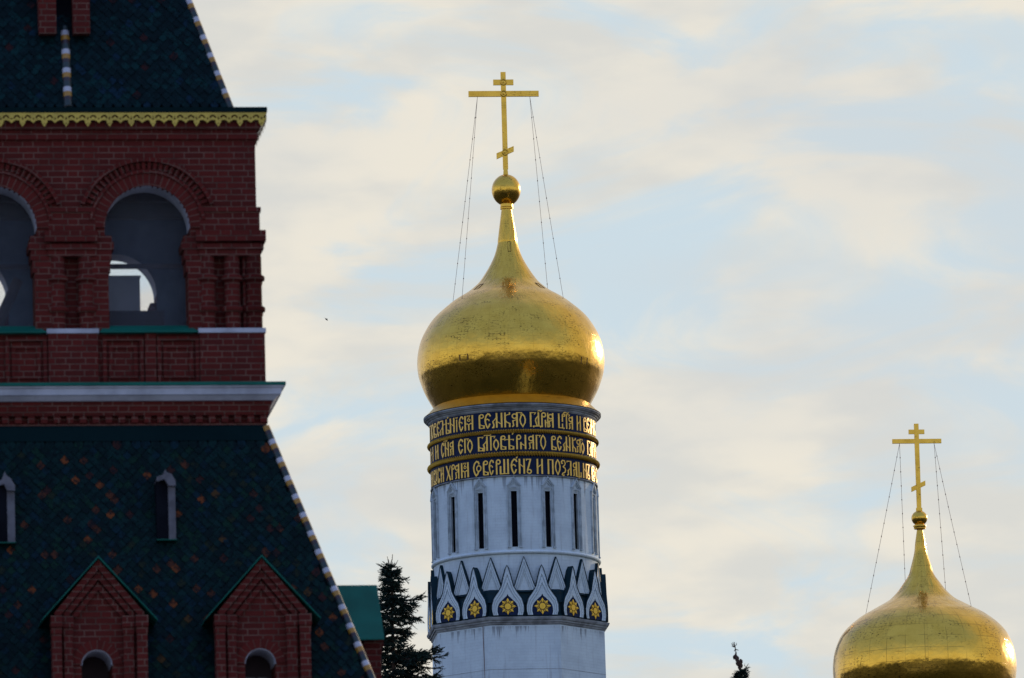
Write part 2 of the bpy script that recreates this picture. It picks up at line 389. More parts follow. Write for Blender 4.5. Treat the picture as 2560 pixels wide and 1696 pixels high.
# ================================================================== GROUND
def ground_z(x, y):
    z = 20 * min(1, max(0, (y - 165) / 85.0)) ** 1.5 if y > 165 else 0
    d = sqrt(x * x + y * y)
    if d > 500:
        k = min(1, (d - 500) / 900)
        z += k * (26 + 60 * noise.noise(Vector((x / 420, y / 420, 1.3))) + 14 * noise.noise(Vector((x / 90, y / 90, 4.1))))
    return z
def build_ground():
    mb = MB(); n = 180; S = 9000.0
    def g(i): t = (i / n) * 2 - 1; return S * (abs(t) ** 2.6) * (1 if t > 0 else -1)
    vs = [(g(i), g(j), ground_z(g(i), g(j))) for j in range(n + 1) for i in range(n + 1)]
    fs = [(j * (n + 1) + i, j * (n + 1) + i + 1, (j + 1) * (n + 1) + i + 1, (j + 1) * (n + 1) + i) for j in range(n) for i in range(n)]
    mb.add(vs, fs)
    m, t, b = mat('grass_and_city_ground')
    f = noise_fac(t, objout(t), .02, 8); f2 = noise_fac(t, objout(t), .004, 5)
    c = mixc(t, sstep(t, f, .4, .65), (.022, .025, .014), (.05, .042, .032)); c = mixc(t, sstep(t, f2, .45, .6), c, (.012, .016, .008))
    ln = N(t, 'ShaderNodeVectorMath', operation='LENGTH'); t.links.new(objout(t), ln.inputs[0])
    near = mth(t, 'SUBTRACT', 1, sstep(t, mth(t, 'ADD', ln.outputs['Value'], mth(t, 'MULTIPLY', f, 120)), 190, 260))
    c = mixc(t, near, c, (.27, .26, .25))      # unseen pale quay round the tower, added to bounce light onto undersides
    t.links.new(c, b.inputs['Base Color']); b.inputs['Roughness'].default_value = .95
    o = mb.build('ground', m, smooth=True); o['kind'] = 'structure'; o['label'] = 'dark grassy ground rising to the hill'
build_ground()

# ================================================================== RED BRICK TOWER
RT = Frame(178, 760, 144.0, radians(7.2))
red = empty('brick_tower', RT.o, RT.a, 'dark red brick tower with steep tiled tent roofs, arched belfry and white cornice', 'tower')
def c1(x, y): return (x / 3.2667, y / 3.2667)
def c2(x, y): return (x / 3.2667, 440 + y / 3.2667)
def c3(x, y): return (x / 2.4656, 880 + y / 2.4656)
def c4(x, y): return (x / 2.4656, 1260 + y / 2.4656)
def square_ring(mb, prof):                    # prof: list of (half, z); a square plan swept round
    n = len(prof); vs = []
    for h, z in prof: vs += [(-h, -h, z), (h, -h, z), (h, h, z), (-h, h, z)]
    fs = []
    for i in range(n - 1):
        for k in range(4):
            k2 = (k + 1) % 4; fs.append((4 * i + k, 4 * i + k2, 4 * i + 4 + k2, 4 * i + 4 + k))
    mb.add(vs, fs)
def slab(mb, h, z0, z1):  mb.box(-h, h, -h, h, z0, z1)

hW, _ = RT.corner(*c2(2090, 100))             # arcade wall face
hP, _ = RT.corner(*c2(2140, 700))             # pier columns
hL, zL = RT.corner(*c2(2165, 1400))           # lower wall face
hC, _ = RT.corner(*c2(2172, 470))             # capital, widest
def zR(p, h): return RT.at(p[0], p[1], -h)[1]
def uR(p, h): return RT.at(p[0], p[1], -h)[0]
ARC = .4
z_cap = zR(c2(1900, 440), hC); z_cap0 = zR(c2(1900, 540), hC)
z_m1 = zR(c2(1900, 255), hP); z_m10 = zR(c2(1900, 290), hP)
z_sill = zR(c2(1200, 1262), hL); z_ledge1 = zR(c2(1900, 1243), hL); z_ledge0 = zR(c2(1900, 1280), hL)
z_cor1 = zR(c3(1300, 187), hL + .3); z_cor0 = zR(c3(1300, 296), hL + .1)
z_soff = zR(c1(1200, 1060), hW); z_eave = zR(c1(1200, 890), hW + .2)
u_a = uR(c2(1203, 425), hW); u_b = uR(c2(-49, 430), hW)
z_spr = zR(c2(1203, 425), hW); r_in = abs(uR(c2(1550, 425), hW) - uR(c2(856, 425), hW)) / 2
r_out = r_in * 577 / 347
arches = [u_b, u_a]
z_topw = z_soff + .12

def arch_wall(arches=arches, z_spr=z_spr):
    u_b, u_a = arches; mb = MB(); th = .55; v0, v1 = -hW, -hW + th
    z0, z1 = z_sill, z_topw
    e = hW
    # above springing: one outline with the arches cut out of its lower edge
    def outline(v, flip):
        pts = [(-e, z_spr), ]
        for uc in arches:
            pts.append((uc - r_in, z_spr))
            for k in range(1, 24): a = pi - pi * k / 24; pts.append((uc + r_in * cos(a), z_spr + r_in * sin(a)))
            pts.append((uc + r_in, z_spr))
        pts += [(e, z_spr), (e, z1), (-e, z1)]
        vs = [(x, v, z) for x, z in pts]; f = list(range(len(pts)))
        mb.add(vs, [f[::-1] if flip else f])
    outline(v0, False)
    for a, b2 in ((-e, u_b - r_in), (u_b + r_in, u_a - r_in), (u_a + r_in, e)):
        mb.add([(a, v0 + .17, z0), (b2, v0 + .17, z0), (b2, v0 + .17, z_spr), (a, v0 + .17, z_spr)], [(0, 1, 2, 3)])
        for uu in (a, b2):
            if abs(uu) < e - .01: mb.add([(uu, v0, z0), (uu, v1, z0), (uu, v1, z_spr), (uu, v0, z_spr)], [(0, 1, 2, 3)])
    # cornice steps under the eave
    return mb
def inner_wall(arches=arches, z_spr=z_spr, wide=0):                             # plastered inner face
    u_b, u_a = arches; mb = MB(); v = -hW + .55; e = hW - .55 + wide
    z0, z1 = z_sill - .3, z_topw
    pts = [(-e, z_spr)]
    for uc in arches:
        pts.append((uc - r_in, z_spr))
        for k in range(1, 24): a = pi - pi * k / 24; pts.append((uc + r_in * cos(a), z_spr + r_in * sin(a)))
        pts.append((uc + r_in, z_spr))
    pts += [(e, z_spr), (e, z1), (-e, z1)]
    mb.add([(x, v, z) for x, z in pts], [list(range(len(pts)))[::-1]])
    for a, b2 in ((-e, u_b - r_in), (u_b + r_in, u_a - r_in), (u_a + r_in, e)):
        mb.add([(a, v, z0), (b2, v, z0), (b2, v, z_spr), (a, v, z_spr)], [(3, 2, 1, 0)])
    return mb
def soffit(uc, z_spr=z_spr):
    mb = MB(); v0, v1 = -hW - .02, -hW + .55
    for k in range(24):
        a, b2 = pi * k / 24, pi * (k + 1) / 24
        mb.add([(uc + r_in * cos(a), v0, z_spr + r_in * sin(a)), (uc + r_in * cos(a), v1, z_spr + r_in * sin(a)),
                (uc + r_in * cos(b2), v1, z_spr + r_in * sin(b2)), (uc + r_in * cos(b2), v0, z_spr + r_in * sin(b2))], [(0, 1, 2, 3)])
    return mb
def ring(mb, uc, zc, ra, rb, a0, a1, v0, v1, n=28, radial=True):
    for k in range(n):
        a, b2 = a0 + (a1 - a0) * k / n, a0 + (a1 - a0) * (k + 1) / n
        P = [(uc + r * cos(x), z) for r, x, z in ((ra, a, zc + ra * sin(a)), (rb, a, zc + rb * sin(a)), (rb, b2, zc + rb * sin(b2)), (ra, b2, zc + ra * sin(b2)))]
        vs = [(x, v0, z) for x, z in P] + [(x, v1, z) for x, z in P]
        rm = (ra + rb) / 2
        uvf = [(0.005, a * rm), (rb - ra, a * rm), (rb - ra, b2 * rm), (0.005, b2 * rm)]
        uvs = [uvf, None, None] if False else [[(q[0] + 0.0, q[1]) for q in uvf]] + [[(0.05, .05)] * 4] * 3
        fs = [(0, 1, 2, 3), (1, 5, 6, 2), (3, 2, 6, 7), (0, 3, 7, 4)]
        mb.add(vs, fs, uvs)
    for a, s in ((a0, 1), (a1, -1)):
        P = [(uc + r * cos(a), zc + r * sin(a)) for r in (ra, rb)]
        mb.add([(P[0][0], v0, P[0][1]), (P[1][0], v0, P[1][1]), (P[1][0], v1, P[1][1]), (P[0][0], v1, P[0][1])], [(0, 1, 2, 3)])

# brick uv for rings: joints run radially, so swap axes
def ring_uv_swap(o):
    for l in o.data.uv_layers[0].data: l.uv = (l.uv[0] * 1.0, l.uv[1])

arcade = arch_wall().build('arcade_wall', BRICK, red)
arcs = []; soffs = []
for uc in arches:
    mb = MB()
    ring(mb, uc, z_spr, r_in, r_in * 450 / 347, 0, pi, -hW - .035, -hW + .1)
    ring(mb, uc, z_spr, r_in * 545 / 347, r_out, radians(20), radians(160), -hW - .085, -hW + .1)
    ring(mb, uc, z_spr, r_in * 452 / 347, r_in * 478 / 347, radians(8), radians(172), -hW - .062, -hW + .1)
    nb = 26
    for k in range(nb):                        # dentil course between the two rolls
        a = radians(22) + radians(136) * (k + .5) / nb; w = radians(136) / nb * .28
        ring(mb, uc, z_spr, r_in * 482 / 347, r_in * 542 / 347, a - w, a + w, -hW - .05, -hW + .1, n=1)
    arcs.append(mb.build('archivolt', BRICK_R, red))
    soffs.append(soffit(uc).build('arch_soffit', LIME, red, smooth=True))
# piers
def column(mb, u, v, r, z0, z1, rings):
    prof = [(r, z0)]
    for zr in rings: prof += [(r, zr - .06), (r + .045, zr - .03), (r + .05, zr), (r + .045, zr + .03), (r, zr + .06)]
    prof.append((r, z1)); prof = sorted(prof, key=lambda q: q[1])
    mb.lathe(prof, 14, -pi * .62, pi * .62, cx=u, cy=v, uref=r)
z_colT = zR(c2(1900, 650), hP); z_colB = zR(c2(1900, 1235), hP)
zr1, zr2 = zR(c2(1900, 830), hP), zR(c2(1900, 1083), hP)
jw = r_in * 645 / 694
uj = [u_b - jw, u_b + jw, u_a - jw, u_a + jw]
def pier(mb, ua, ub, cols, corner):
    hp = hP - .27; rc = .128                   # recessed ground between the columns
    e = ub
    mb.box(ua, ub, -hp, -hW + .3, z_sill - .02, z_cap0)
    for u in cols: column(mb, u, -hP + rc, rc, z_ledge1, z_colT, [zr1, zr2])
    mb.box(ua + .02, ub, -hP + .0, -hW + .2, z_colT, z_cap0 - .001)
    mb.box(ua - .01, ub + (0 if corner else .01), -hP - .03, -hW + .2, zR(c2(1900, 600), hP), zR(c2(1900, 560), hP))
    mb.box(ua - .03, ub + (0 if corner else .03), -hC, -hW + .2, zR(c2(1900, 530), hC), zR(c2(1900, 490), hC) - .004)
    mb.box(ua - .03, ub + (0 if corner else .03), -hC + .02, -hW + .2, zR(c2(1900, 490), hC), z_cap - .004)
    zf = z_m1
    mb.box(ua + .04, ub, -hP + .03, -hW + .2, z_cap, z_m10 - .003)
    mb.box(ua + .02, ub + (0 if corner else .0), -hP, -hW + .2, z_m10, z_m1)
p_mid = MB(); um0, um1 = uR(c2(385, 900), hP), uR(c2(790, 900), hP)
pier(p_mid, um0, um1, [uR(c2(472, 900), hP), uR(c2(710, 900), hP)], False)
pm = p_mid.build('pier', BRICK, red)
p_cor = MB(); uc0 = uR(c2(1622, 900), hP)
pier(p_cor, uc0, hP - .02, [uR(c2(1697, 900), hP), uR(c2(1902, 900), hP), hP - .128], True)
# the corner pier turns round the corner
p_cor.box(hP - .3, hP - .26, -hP + .12, -uc0, z_sill, z_cap0); p_cor.box(hW - .1, hC, -hC + .001, -uc0, zR(c2(1900, 530), hC), z_cap - .005)
p_cor.box(hW - .1, hP, -hP + .001, -uc0, z_m10, z_m1 - .001); p_cor.box(hW - .1, hP + .03, -hP - .029, -uc0, zR(c2(1900, 600), hP), zR(c2(1900, 560), hP) - .001)
p_cor.box(hW - .1, hP - .03, -hP + .031, -uc0, z_cap, z_m10 - .004); p_cor.box(hW-.1, hP - .02, -hP + .002, -uc0, z_colT, z_cap0 - .002)
for d in (.128, .50, .88): column(p_cor, hP - .128, -hP + d, .128, z_ledge1, z_colT, [zr1, zr2])
pc = p_cor.build('pier', BRICK, red)
# jamb pilasters with stepped capitals inside each opening
def jamb(uc, s, z_spr=z_spr):
    mb = MB(); zc = z_spr - .10
    def jb(w, za, zb, vf):
        a, b2 = uc + s * (r_in - w), uc + s * (r_in + .22)
        mb.box(min(a, b2), max(a, b2), vf, -hW + .50, za, zb)
    jb(.045, z_sill - .02, zc - .62, -hW - .02)
    jb(.075, zc - .62, zc - .42, -hW - .026); jb(.10, zc - .419, zc - .26, -hW - .032)
    jb(.135, zc - .259, zc - .13, -hW - .045); jb(.105, zc - .129, zc - .03, -hW - .03); jb(-.002, zc - .029, z_spr + .004, -hW - .002)
    return mb
jambs = [jamb(uc, s).build('jamb_pilaster', BRICK, red) for uc, s in ((u_b, -1), (u_b, 1), (u_a, -1), (u_a, 1))]
# cornice of brick above the arcade
mb = MB()
z_a = zR(c1(1200, 1142), hW); z_b = zR(c1(1200, 1095), hW)
square_ring(mb, [(hW + .0, z_a - .02), (hW + .05, z_a), (hW + .05, z_b), (hW + .02, z_b + .01), (hW + .02, z_soff - .02), (hW + .08, z_soff), (hW + .08, z_soff + .12), (hW + .14, z_soff + .13), (hW + .14, z_eave - .1)])
mb.build('brick_cornice', BRICK, red)
# eave slab, lace valance
hE, zE = RT.corner(*c1(2182, 900))
mb = MB(); slab(mb, hE, zE - .03, zE + .05); mb.build('eave_board', DARKTIN, red)
def valance():
    """pierced tin lace: solid where the stencil says so, read column by column"""
    mb = MB(); U = .347; k = U / 181.0; z0 = zE - .035; hV = hE - .012
    def solid(x, z):                           # x from a long point, z down, in stencil units
        x = abs(((x + 90.5) % 181) - 90.5); t = abs(x - 45)
        edge = 62 + 26 * (t / 45) ** 2
        if x < 24: edge = max(edge, 120 - x * 1.6)
        if z > edge: return False
        r = math.hypot(x - 45, z - 48)
        if z < 48 and 15 < r < 29: return False
        if x < 7 - max(0, 52 - z) * .28 and 28 < z < 60: return False
        if math.hypot(x, z - 92) < 5: return False
        if math.hypot(x - 90, z - 50) < 7: return False
        return True
    n = int(2 * hV / (k * 6)); 
    for i in range(n):
        xa, xb = -hV + 2 * hV * i / n, -hV + 2 * hV * (i + 1) / n
        xs = ((xa + xb) / 2 - (hV - .08)) / k
        run = None
        for j in range(42):
            ok = j < 41 and solid(xs, j * 3 + 1.5)
            if ok and run is None: run = j
            if not ok and run is not None:
                za, zb = z0 - run * 3 * k, z0 - j * 3 * k
                mb.add([(xa, -hV, zb), (xb, -hV, zb), (xb, -hV, za), (xa, -hV, za)], [(0, 1, 2, 3)])
                mb.add([(xa, -hV + .012, zb), (xb, -hV + .012, zb), (xb, -hV + .012, za), (xa, -hV + .012, za)], [(3, 2, 1, 0)])
                run = None
    return mb
va = valance().build('lace_valance', VALG, red)
for k in (1, 2, 3): turned(va, k * pi / 2)
# upper tent roof
hT, zT = RT.corner(*c1(1893, 884)); hT2, zT2 = RT.corner(*c1(1545, 2))
kT = (hT - hT2) / (zT2 - zT); H_T = zT + (hT / kT) * .72; hTop = hT - kT * (H_T - zT)
mb = MB(); square_ring(mb, [(hE - .01, zE + .05), (hT - .02, zT), (hTop, H_T)]); mb.add([(-hTop, -hTop, H_T), (hTop, -hTop, H_T), (hTop, hTop, H_T), (-hTop, hTop, H_T)], [(0, 1, 2, 3)])
uroof = mb.build('upper_tent_roof', ROOFBASE, red)
mb = MB(); square_ring(mb, [(hE - .002, zE + .051), (hT - .01, zT + .02)]); mb.build('eave_flashing', DARKTIN, uroof)
def tiles(h0, k, z0, z1, face, wid, rowp, pick, skip=None):
    """overlapping lozenge tiles on one face of a tent roof; half width h0 at z0 shrinking by k per metre"""
    mb = MB(); sl = sqrt(1 + k * k); n = Vector((0, -1 / sl, k / sl)); up = Vector((0, k / sl, 1 / sl))
    R = Matrix.Rotation(face * pi / 2, 3, 'Z')
    row = 0; z = z0
    while z < z1:
        h = h0 - k * (z - z0); off = (row % 2) * wid / 2
        j0 = int((-h) / wid) - 1
        for j in range(j0, -j0 + 1):
            x = j * wid + off
            if abs(x) > h - .09 or (skip and skip(face, x, z)): continue
            c = Vector((x + random.uniform(-.006, .006), -h, z)); col = pick(x, z)
            t0 = random.uniform(.012, .022)
            ts = random.uniform(-.006, .006)
            pts = [(0, -.62, t0 + .006), (.40, -.22, t0 + ts), (.49, .1, t0 * .8 + ts), (.30, .75, .004), (-.30, .75, .004), (-.49, .1, t0 * .8 - ts), (-.40, -.22, t0 - ts)]
            vs = [R @ (c + Vector((px * wid, 0, 0)) + up * (pz * rowp * 1.7) + n * d) for px, pz, d in pts]
            vs += [R @ (c + Vector((px * wid, 0, 0)) + up * (pz * rowp * 1.7) + n * (d - .014)) for px, pz, d in (pts[6], pts[0], pts[1])]
            mb.add(vs, [(0, 1, 2, 3, 4, 5, 6), (7, 8, 0, 6), (8, 9, 1, 0)], None, col)
        z += rowp / sl; row += 1
    return mb
def pick_up(x, z):
    r = random.random()
    if r < .03: return (.025, .008, .008)
    if r < .25: return (.003, .022, .024)
    if r < .32: return (.004, .017, .032)
    s = random.uniform(.6, 1.3); return (.0025 * s, .013 * s, .016 * s)
for face in (0, 1): tiles(hT - .01, kT, zT + .06, zT2 + 2.6, face, .155, .088, pick_up).build('tile_courses', TILE, uroof)
def hiproll(h0, z0, h1, z1, face, name='ridge_roll', parent=None, r=.06):
    mb = MB(); sx, sy = ((1, -1), (1, 1), (-1, 1), (-1, -1))[face]
    n = 30
    pts = [(sx * (h0 + (h1 - h0) * i / n), sy * (h0 + (h1 - h0) * i / n), z0 + (z1 - z0) * i / n) for i in range(n + 1)]
    mb.tube(pts, r, 12); return mb.build(name, HIP, parent or red, smooth=True)
for f in range(4): hiproll(hT - .02, zT, hTop, H_T, f, parent=uroof)
mb = MB()                                      # striped roll running up the middle of the face
um = uR(c1(555, 860), hT); um2, zm2 = RT.at(*c1(530, 232), -(hT - kT * 1.25))
mb.tube([(um + (um2 - um) * i / 10, -(hT - kT * (zm2 - zT) * i / 10) - .0, zT + .02 + (zm2 - zT) * i / 10) for i in range(11)], .072, 12)
mb.build('ridge_roll', HIP, uroof, smooth=True)
# dormer on the upper roof
vD = -(hT - .18)
d0, zd = RT.at(*c1(320, 275), vD); d1 = RT.at(*c1(462, 275), vD)[0]; d2 = RT.at(*c1(598, 275), vD)[0]; d3 = RT.at(*c1(737, 275), vD)[0]
zdr = RT.at(*c1(530, 228), vD)[1]
mb = MB(); mb.box(d0, d1, vD, vD + 1.6, zd, zd + 1.9); mb.box(d2, d3, vD, vD + 1.6, zd, zd + 1.9); mb.box(d1, d2, vD + .25, vD + 1.6, zdr + .9, zd + 1.9)
mb.prism([(d0 - .05, zd + 1.901), (d3 + .05, zd + 1.901), ((d0 + d3) / 2, zd + 2.7)], vD - .03, vD + 1.9)
ud = mb.build('upper_dormer', BRICK, red)
mb = MB(); mb.box(d1 + .003, d2 - .003, vD + .3, vD + 1.4, zdr, zdr + .89); mb.build('dormer_opening', DARK, ud)
# ledges, sills, parapet
mb = MB(); mb.box(um0 - .02, um1 + .02, -hL - .012, -hW + .1, z_ledge0, z_ledge1); mb.build('white_ledge', LIME, red)
mb = MB(); mb.box(uc0 - .02, hL + .02, -hL - .012, -hW + .1, z_ledge0, z_ledge1); mb.box(hW - .1, hL + .019, -hW + .1, -uc0, z_ledge0, z_ledge1 - .001); mb.build('white_ledge', LIME, red)
zs0 = zR(c2(1200, 1266), hL + .05); zs1 = zR(c2(1200, 1222), hW - .1)
for ua, ub in ((u_b, None), (u_a, None)):
    a, b2 = ua - r_in * 1.17, ua + r_in * 1.24
    a = max(a, um1 + .025) if ua == u_a else a; b2 = min(b2, uc0 - .025) if ua == u_a else min(b2, um0 - .025)
    mb = MB()
    mb.add([(a, -hL - .06, zs0), (b2, -hL - .06, zs0), (b2 - .16, -hW + .12, zs0 + .13), (a + .1, -hW + .12, zs0 + .13),
            (a, -hL - .06, zs0 - .025), (b2, -hL - .06, zs0 - .025), (b2 - .16, -hW + .12, zs0 - .02), (a + .1, -hW + .12, zs0 - .02)],
           [(0, 1, 2, 3), (4, 5, 1, 0), (5, 6, 2, 1), (7, 4, 0, 3), (7, 6, 5, 4)])
    mb.build('window_sill', GREENTIN, red)
z_lw0 = z_cor1 - .02
mb = MB()
hr = hL - .085
square_ring(mb, [(hr, z_lw0), (hr, z_ledge0 + .0)])
mb.box(um0, um1, -hL, -hr + .05, z_lw0, z_ledge0 - .002)
mb.box(uc0, hL, -hL, -hr + .05, z_lw0, z_ledge0 - .002); mb.box(hr - .05, hL - .001, -hr + .05, -uc0, z_lw0, z_ledge0 - .003)
zt = zs0 - .03
def panel(a, b2, z0, z1, depth):               # nested recessed frames
    mb.box(a, b2, -depth, -hr + .01, z1 - .06, z1); mb.box(a, b2, -depth, -hr + .01, z0, z0 + .06)
    mb.box(a, a + .06, -depth, -hr + .01, z0 + .061, z1 - .061); mb.box(b2 - .06, b2, -depth, -hr + .01, z0 + .061, z1 - .061)
for (xa, xb) in ((840, 1175), (1285, 1630)):
    a, b2 = uR(c2(xa, 1400), hL), uR(c2(xb, 1400), hL)
    panel(a, b2, z_lw0 + .03, zt - .05, hL - .03); panel(a + .1, b2 - .1, z_lw0 + .15, zt - .17, hL - .055)
a, b2 = uR(c2(1185, 1400), hL), uR(c2(1275, 1400), hL); mb.box(a, b2, -hL + .012, -hr + .02, z_lw0, zt)
for (xa, xb) in ((45, 385), (-420, -70), ):
    a, b2 = uR(c2(xa, 1400), hL), uR(c2(xb, 1400), hL)
    panel(a, b2, z_lw0 + .03, zt - .05, hL - .03); panel(a + .1, b2 - .1, z_lw0 + .15, zt - .17, hL - .055)
parapet = mb.build('parapet_wall', BRICK, red)
# white cornice
hQ, zQ = RT.corner(*c3(1762, 182)); hQ0, zQ0 = RT.corner(*c3(1690, 297))
dz = zQ - zQ0
mb = MB()
square_ring(mb, [(hL - .1, zQ + .01), (hQ, zQ), (hQ, zQ - .05), (hQ - .018, zQ - .055)])
mb.build('cornice_flashing', GREENTIN, red)
mb = MB()
square_ring(mb, [(hQ - .02, zQ - .055), (hQ - .03, zQ - dz * .30), (hQ - .055, zQ - dz * .32), (hQ - .07, zQ - dz * .70), (hQ - .10, zQ - dz * .73), (hQ0 + .0, zQ0), (hQ0 - .06, zQ0 - .005)])
mb.build('white_cornice', LIME, red)
# brick frieze with dentils
zf = [zR(c3(1300, y), hL + .1) for y in (300, 347, 388, 428, 466)]
hF, zF = RT.corner(*c3(1655, 385)); hF2, zF2 = RT.corner(*c3(1640, 445))
mb = MB()
square_ring(mb, [(hQ0 - .03, zQ0 - .004), (hQ0 - .06, zf[1] + .01), (hF + .03, zf[1]), (hF, zf[2] + .01), (hF - .10, zf[2]), (hF - .10, zf[3]), (hF2 + .0, zf[3] - .01), (hF2 - .02, zf[4] - .05)])
nd = int(2 * hF / .205)
for face in range(2):
    for k in range(nd):
        x = -hF + .1 + k * .205
        if face == 0: mb.box(x, x + .105, -hF + .004, -hF + .13, zf[3] - .003, zf[2] + .002)
        else: mb.box(hF - .13, hF - .004, x, x + .105, zf[3] - .003, zf[2] + .002)
mb.build('dentil_frieze', BRICK, red)
# lower tent roof
hB, zB = RT.corner(*c3(1645, 462)); hB1, zB1 = RT.corner(*c4(2312, 1070)); hB -= .005; hB1 -= .05
kB = (hB1 - hB) / (zB - zB1); zBb = zB1 - 1.6; hBb = hB + kB * (zB - zBb)
hG = RT.at(927.5, 1472, -1.4)[0] - .12        # dormer fronts
gd = lambda x, y: RT.at(*c4(x, y), -hG)
d_zap, d_slz = gd(1622, 325)[1], gd(1610, 690)[1]
d_hw = (gd(1915, 700)[0] - gd(1312, 700)[0]) / 2
DORM = {0: sorted([gd(1622, 325)[0], gd(617, 322)[0], gd(617 - 1005, 322)[0]]), 1: [-1.42, .95], 2: [], 3: []}
def in_dormer(face, x, z):
    return any(abs(x - c) < d_hw - .05 and z < d_zap - .10 - abs(x - c) * (d_zap - d_slz) / (d_hw + .06) for c in DORM[face])
mb = MB()
for face in range(4):                          # each slope has house-shaped gaps where the dormers pass through
    R_ = Matrix.Rotation(face * pi / 2, 3, 'Z'); w_ = d_hw - .08
    P_ = [(-hBb, zBb)]
    for c in DORM[face]: P_ += [(c - w_, zBb), (c - w_, d_slz - .05), (c, d_zap - .16), (c + w_, d_slz - .05), (c + w_, zBb)]
    P_ += [(hBb, zBb), (hB - .01, zB), (-hB + .01, zB)]
    mb.add([R_ @ Vector((x, -(hBb - kB * (z - zBb)), z)) for x, z in P_], [tuple(range(len(P_)))])
lroof = mb.build('lower_tent_roof', ROOFBASE, red)
mb = MB(); zfl = zR(c3(1000, 548), hB + .1)
square_ring(mb, [(hB + kB * (zB - zfl) + .018, zfl), (hB + .018, zB), (hF2 - .03, zB + .06)]); mb.build('roof_flashing', DARKTIN, lroof)
def pick_low(x, z):
    r = random.random(); nz = noise.noise(Vector((x * 1.1, z * 1.1, 3.7)))
    if r < .012 or (nz > .30 and r < .035): return (.125, .034, .010)
    if r < .045: return (.06, .020, .010)
    if r < .05: return (.05, .026, .009)
    if r < .07: return (.030, .011, .009)
    if r < .16: return (.004, .020, .013)
    if r < .28: return (.003, .015, .023)
    if r < .31: return (.011, .016, .009)
    s = random.uniform(.6, 1.35); return (.0026 * s, .0145 * s, .0145 * s)
for face in (0, 1): tiles(hBb - .01, kB, zBb + .03, zfl - .03, face, .152, .088, pick_low, in_dormer).build('tile_courses', TILE, lroof)
for f in range(4): hiproll(hBb, zBb, hB - .01, zB, f, parent=lroof, r=.062)
# shaft below the roof, out of the picture
mb = MB(); slab(mb, hBb - .05, zBb - .5, zBb - .001); slab(mb, hBb - .45, 0, zBb - .501); mb.build('tower_wall', BRICK, red)
# slit lucarnes
LUC = plain('grey_painted_trim', (.13, .128, .145), .8, var=.35, scale=5, spec=.05)
def lucarne(xl, xr, xd, ytop, ysh, ybot):
    zb0 = RT.at(*c4(xl, ybot), -4.0)[1]; h = hB + kB * (zB - zb0); v = -h - .04
    ul, z0 = RT.at(*c4(xl, ybot), v); ur, _ = RT.at(*c4(xr, ybot), v); ux, _ = RT.at(*c4(xd, ybot), v); _, z1 = RT.at(*c3(xl, ysh), v); _, zt2 = RT.at(*c3(xl, ytop), v)
    um_ = (ul + ur) / 2; b = MB(); bk = v + 1.0
    b.box(ux, ur, v, bk, z0, z1 - .10)
    st = [(ur + .004, z1 - .12), (ur + .004, z1 - .03), (ur - .03, z1 + .02), (ur - .055, z1 + .07), (um_ + .015, zt2 - .03), (um_ - .005, zt2 + .02), (um_ - .03, zt2 - .05), (um_ - .05, z1 + .06),
          (ul + .012, z1 + .03), (ul, z1 - .03), (ul + .02, z1 - .045), (um_ - .02, z1 - .01), (ux, z1 - .11)]
    b.prism(st, v - .07, bk)
    fr = b.build('slit_lucarne', LUC, red)
    b = MB(); b.box(ul + .003, ux - .001, v + .02, bk, z0 + .01, z1 + .03); b.build('slit_opening', DARK, fr)
    b = MB(); b.box(ul - .008, ur + .008, v - .08, bk, z0 - .016, z0 - .002); b.build('lucarne_sill', GREENTIN, fr)
lucarne(968, 1086, 1042, 735, 785, 222); lucarne(-22, 95, 48, 750, 815, 240)
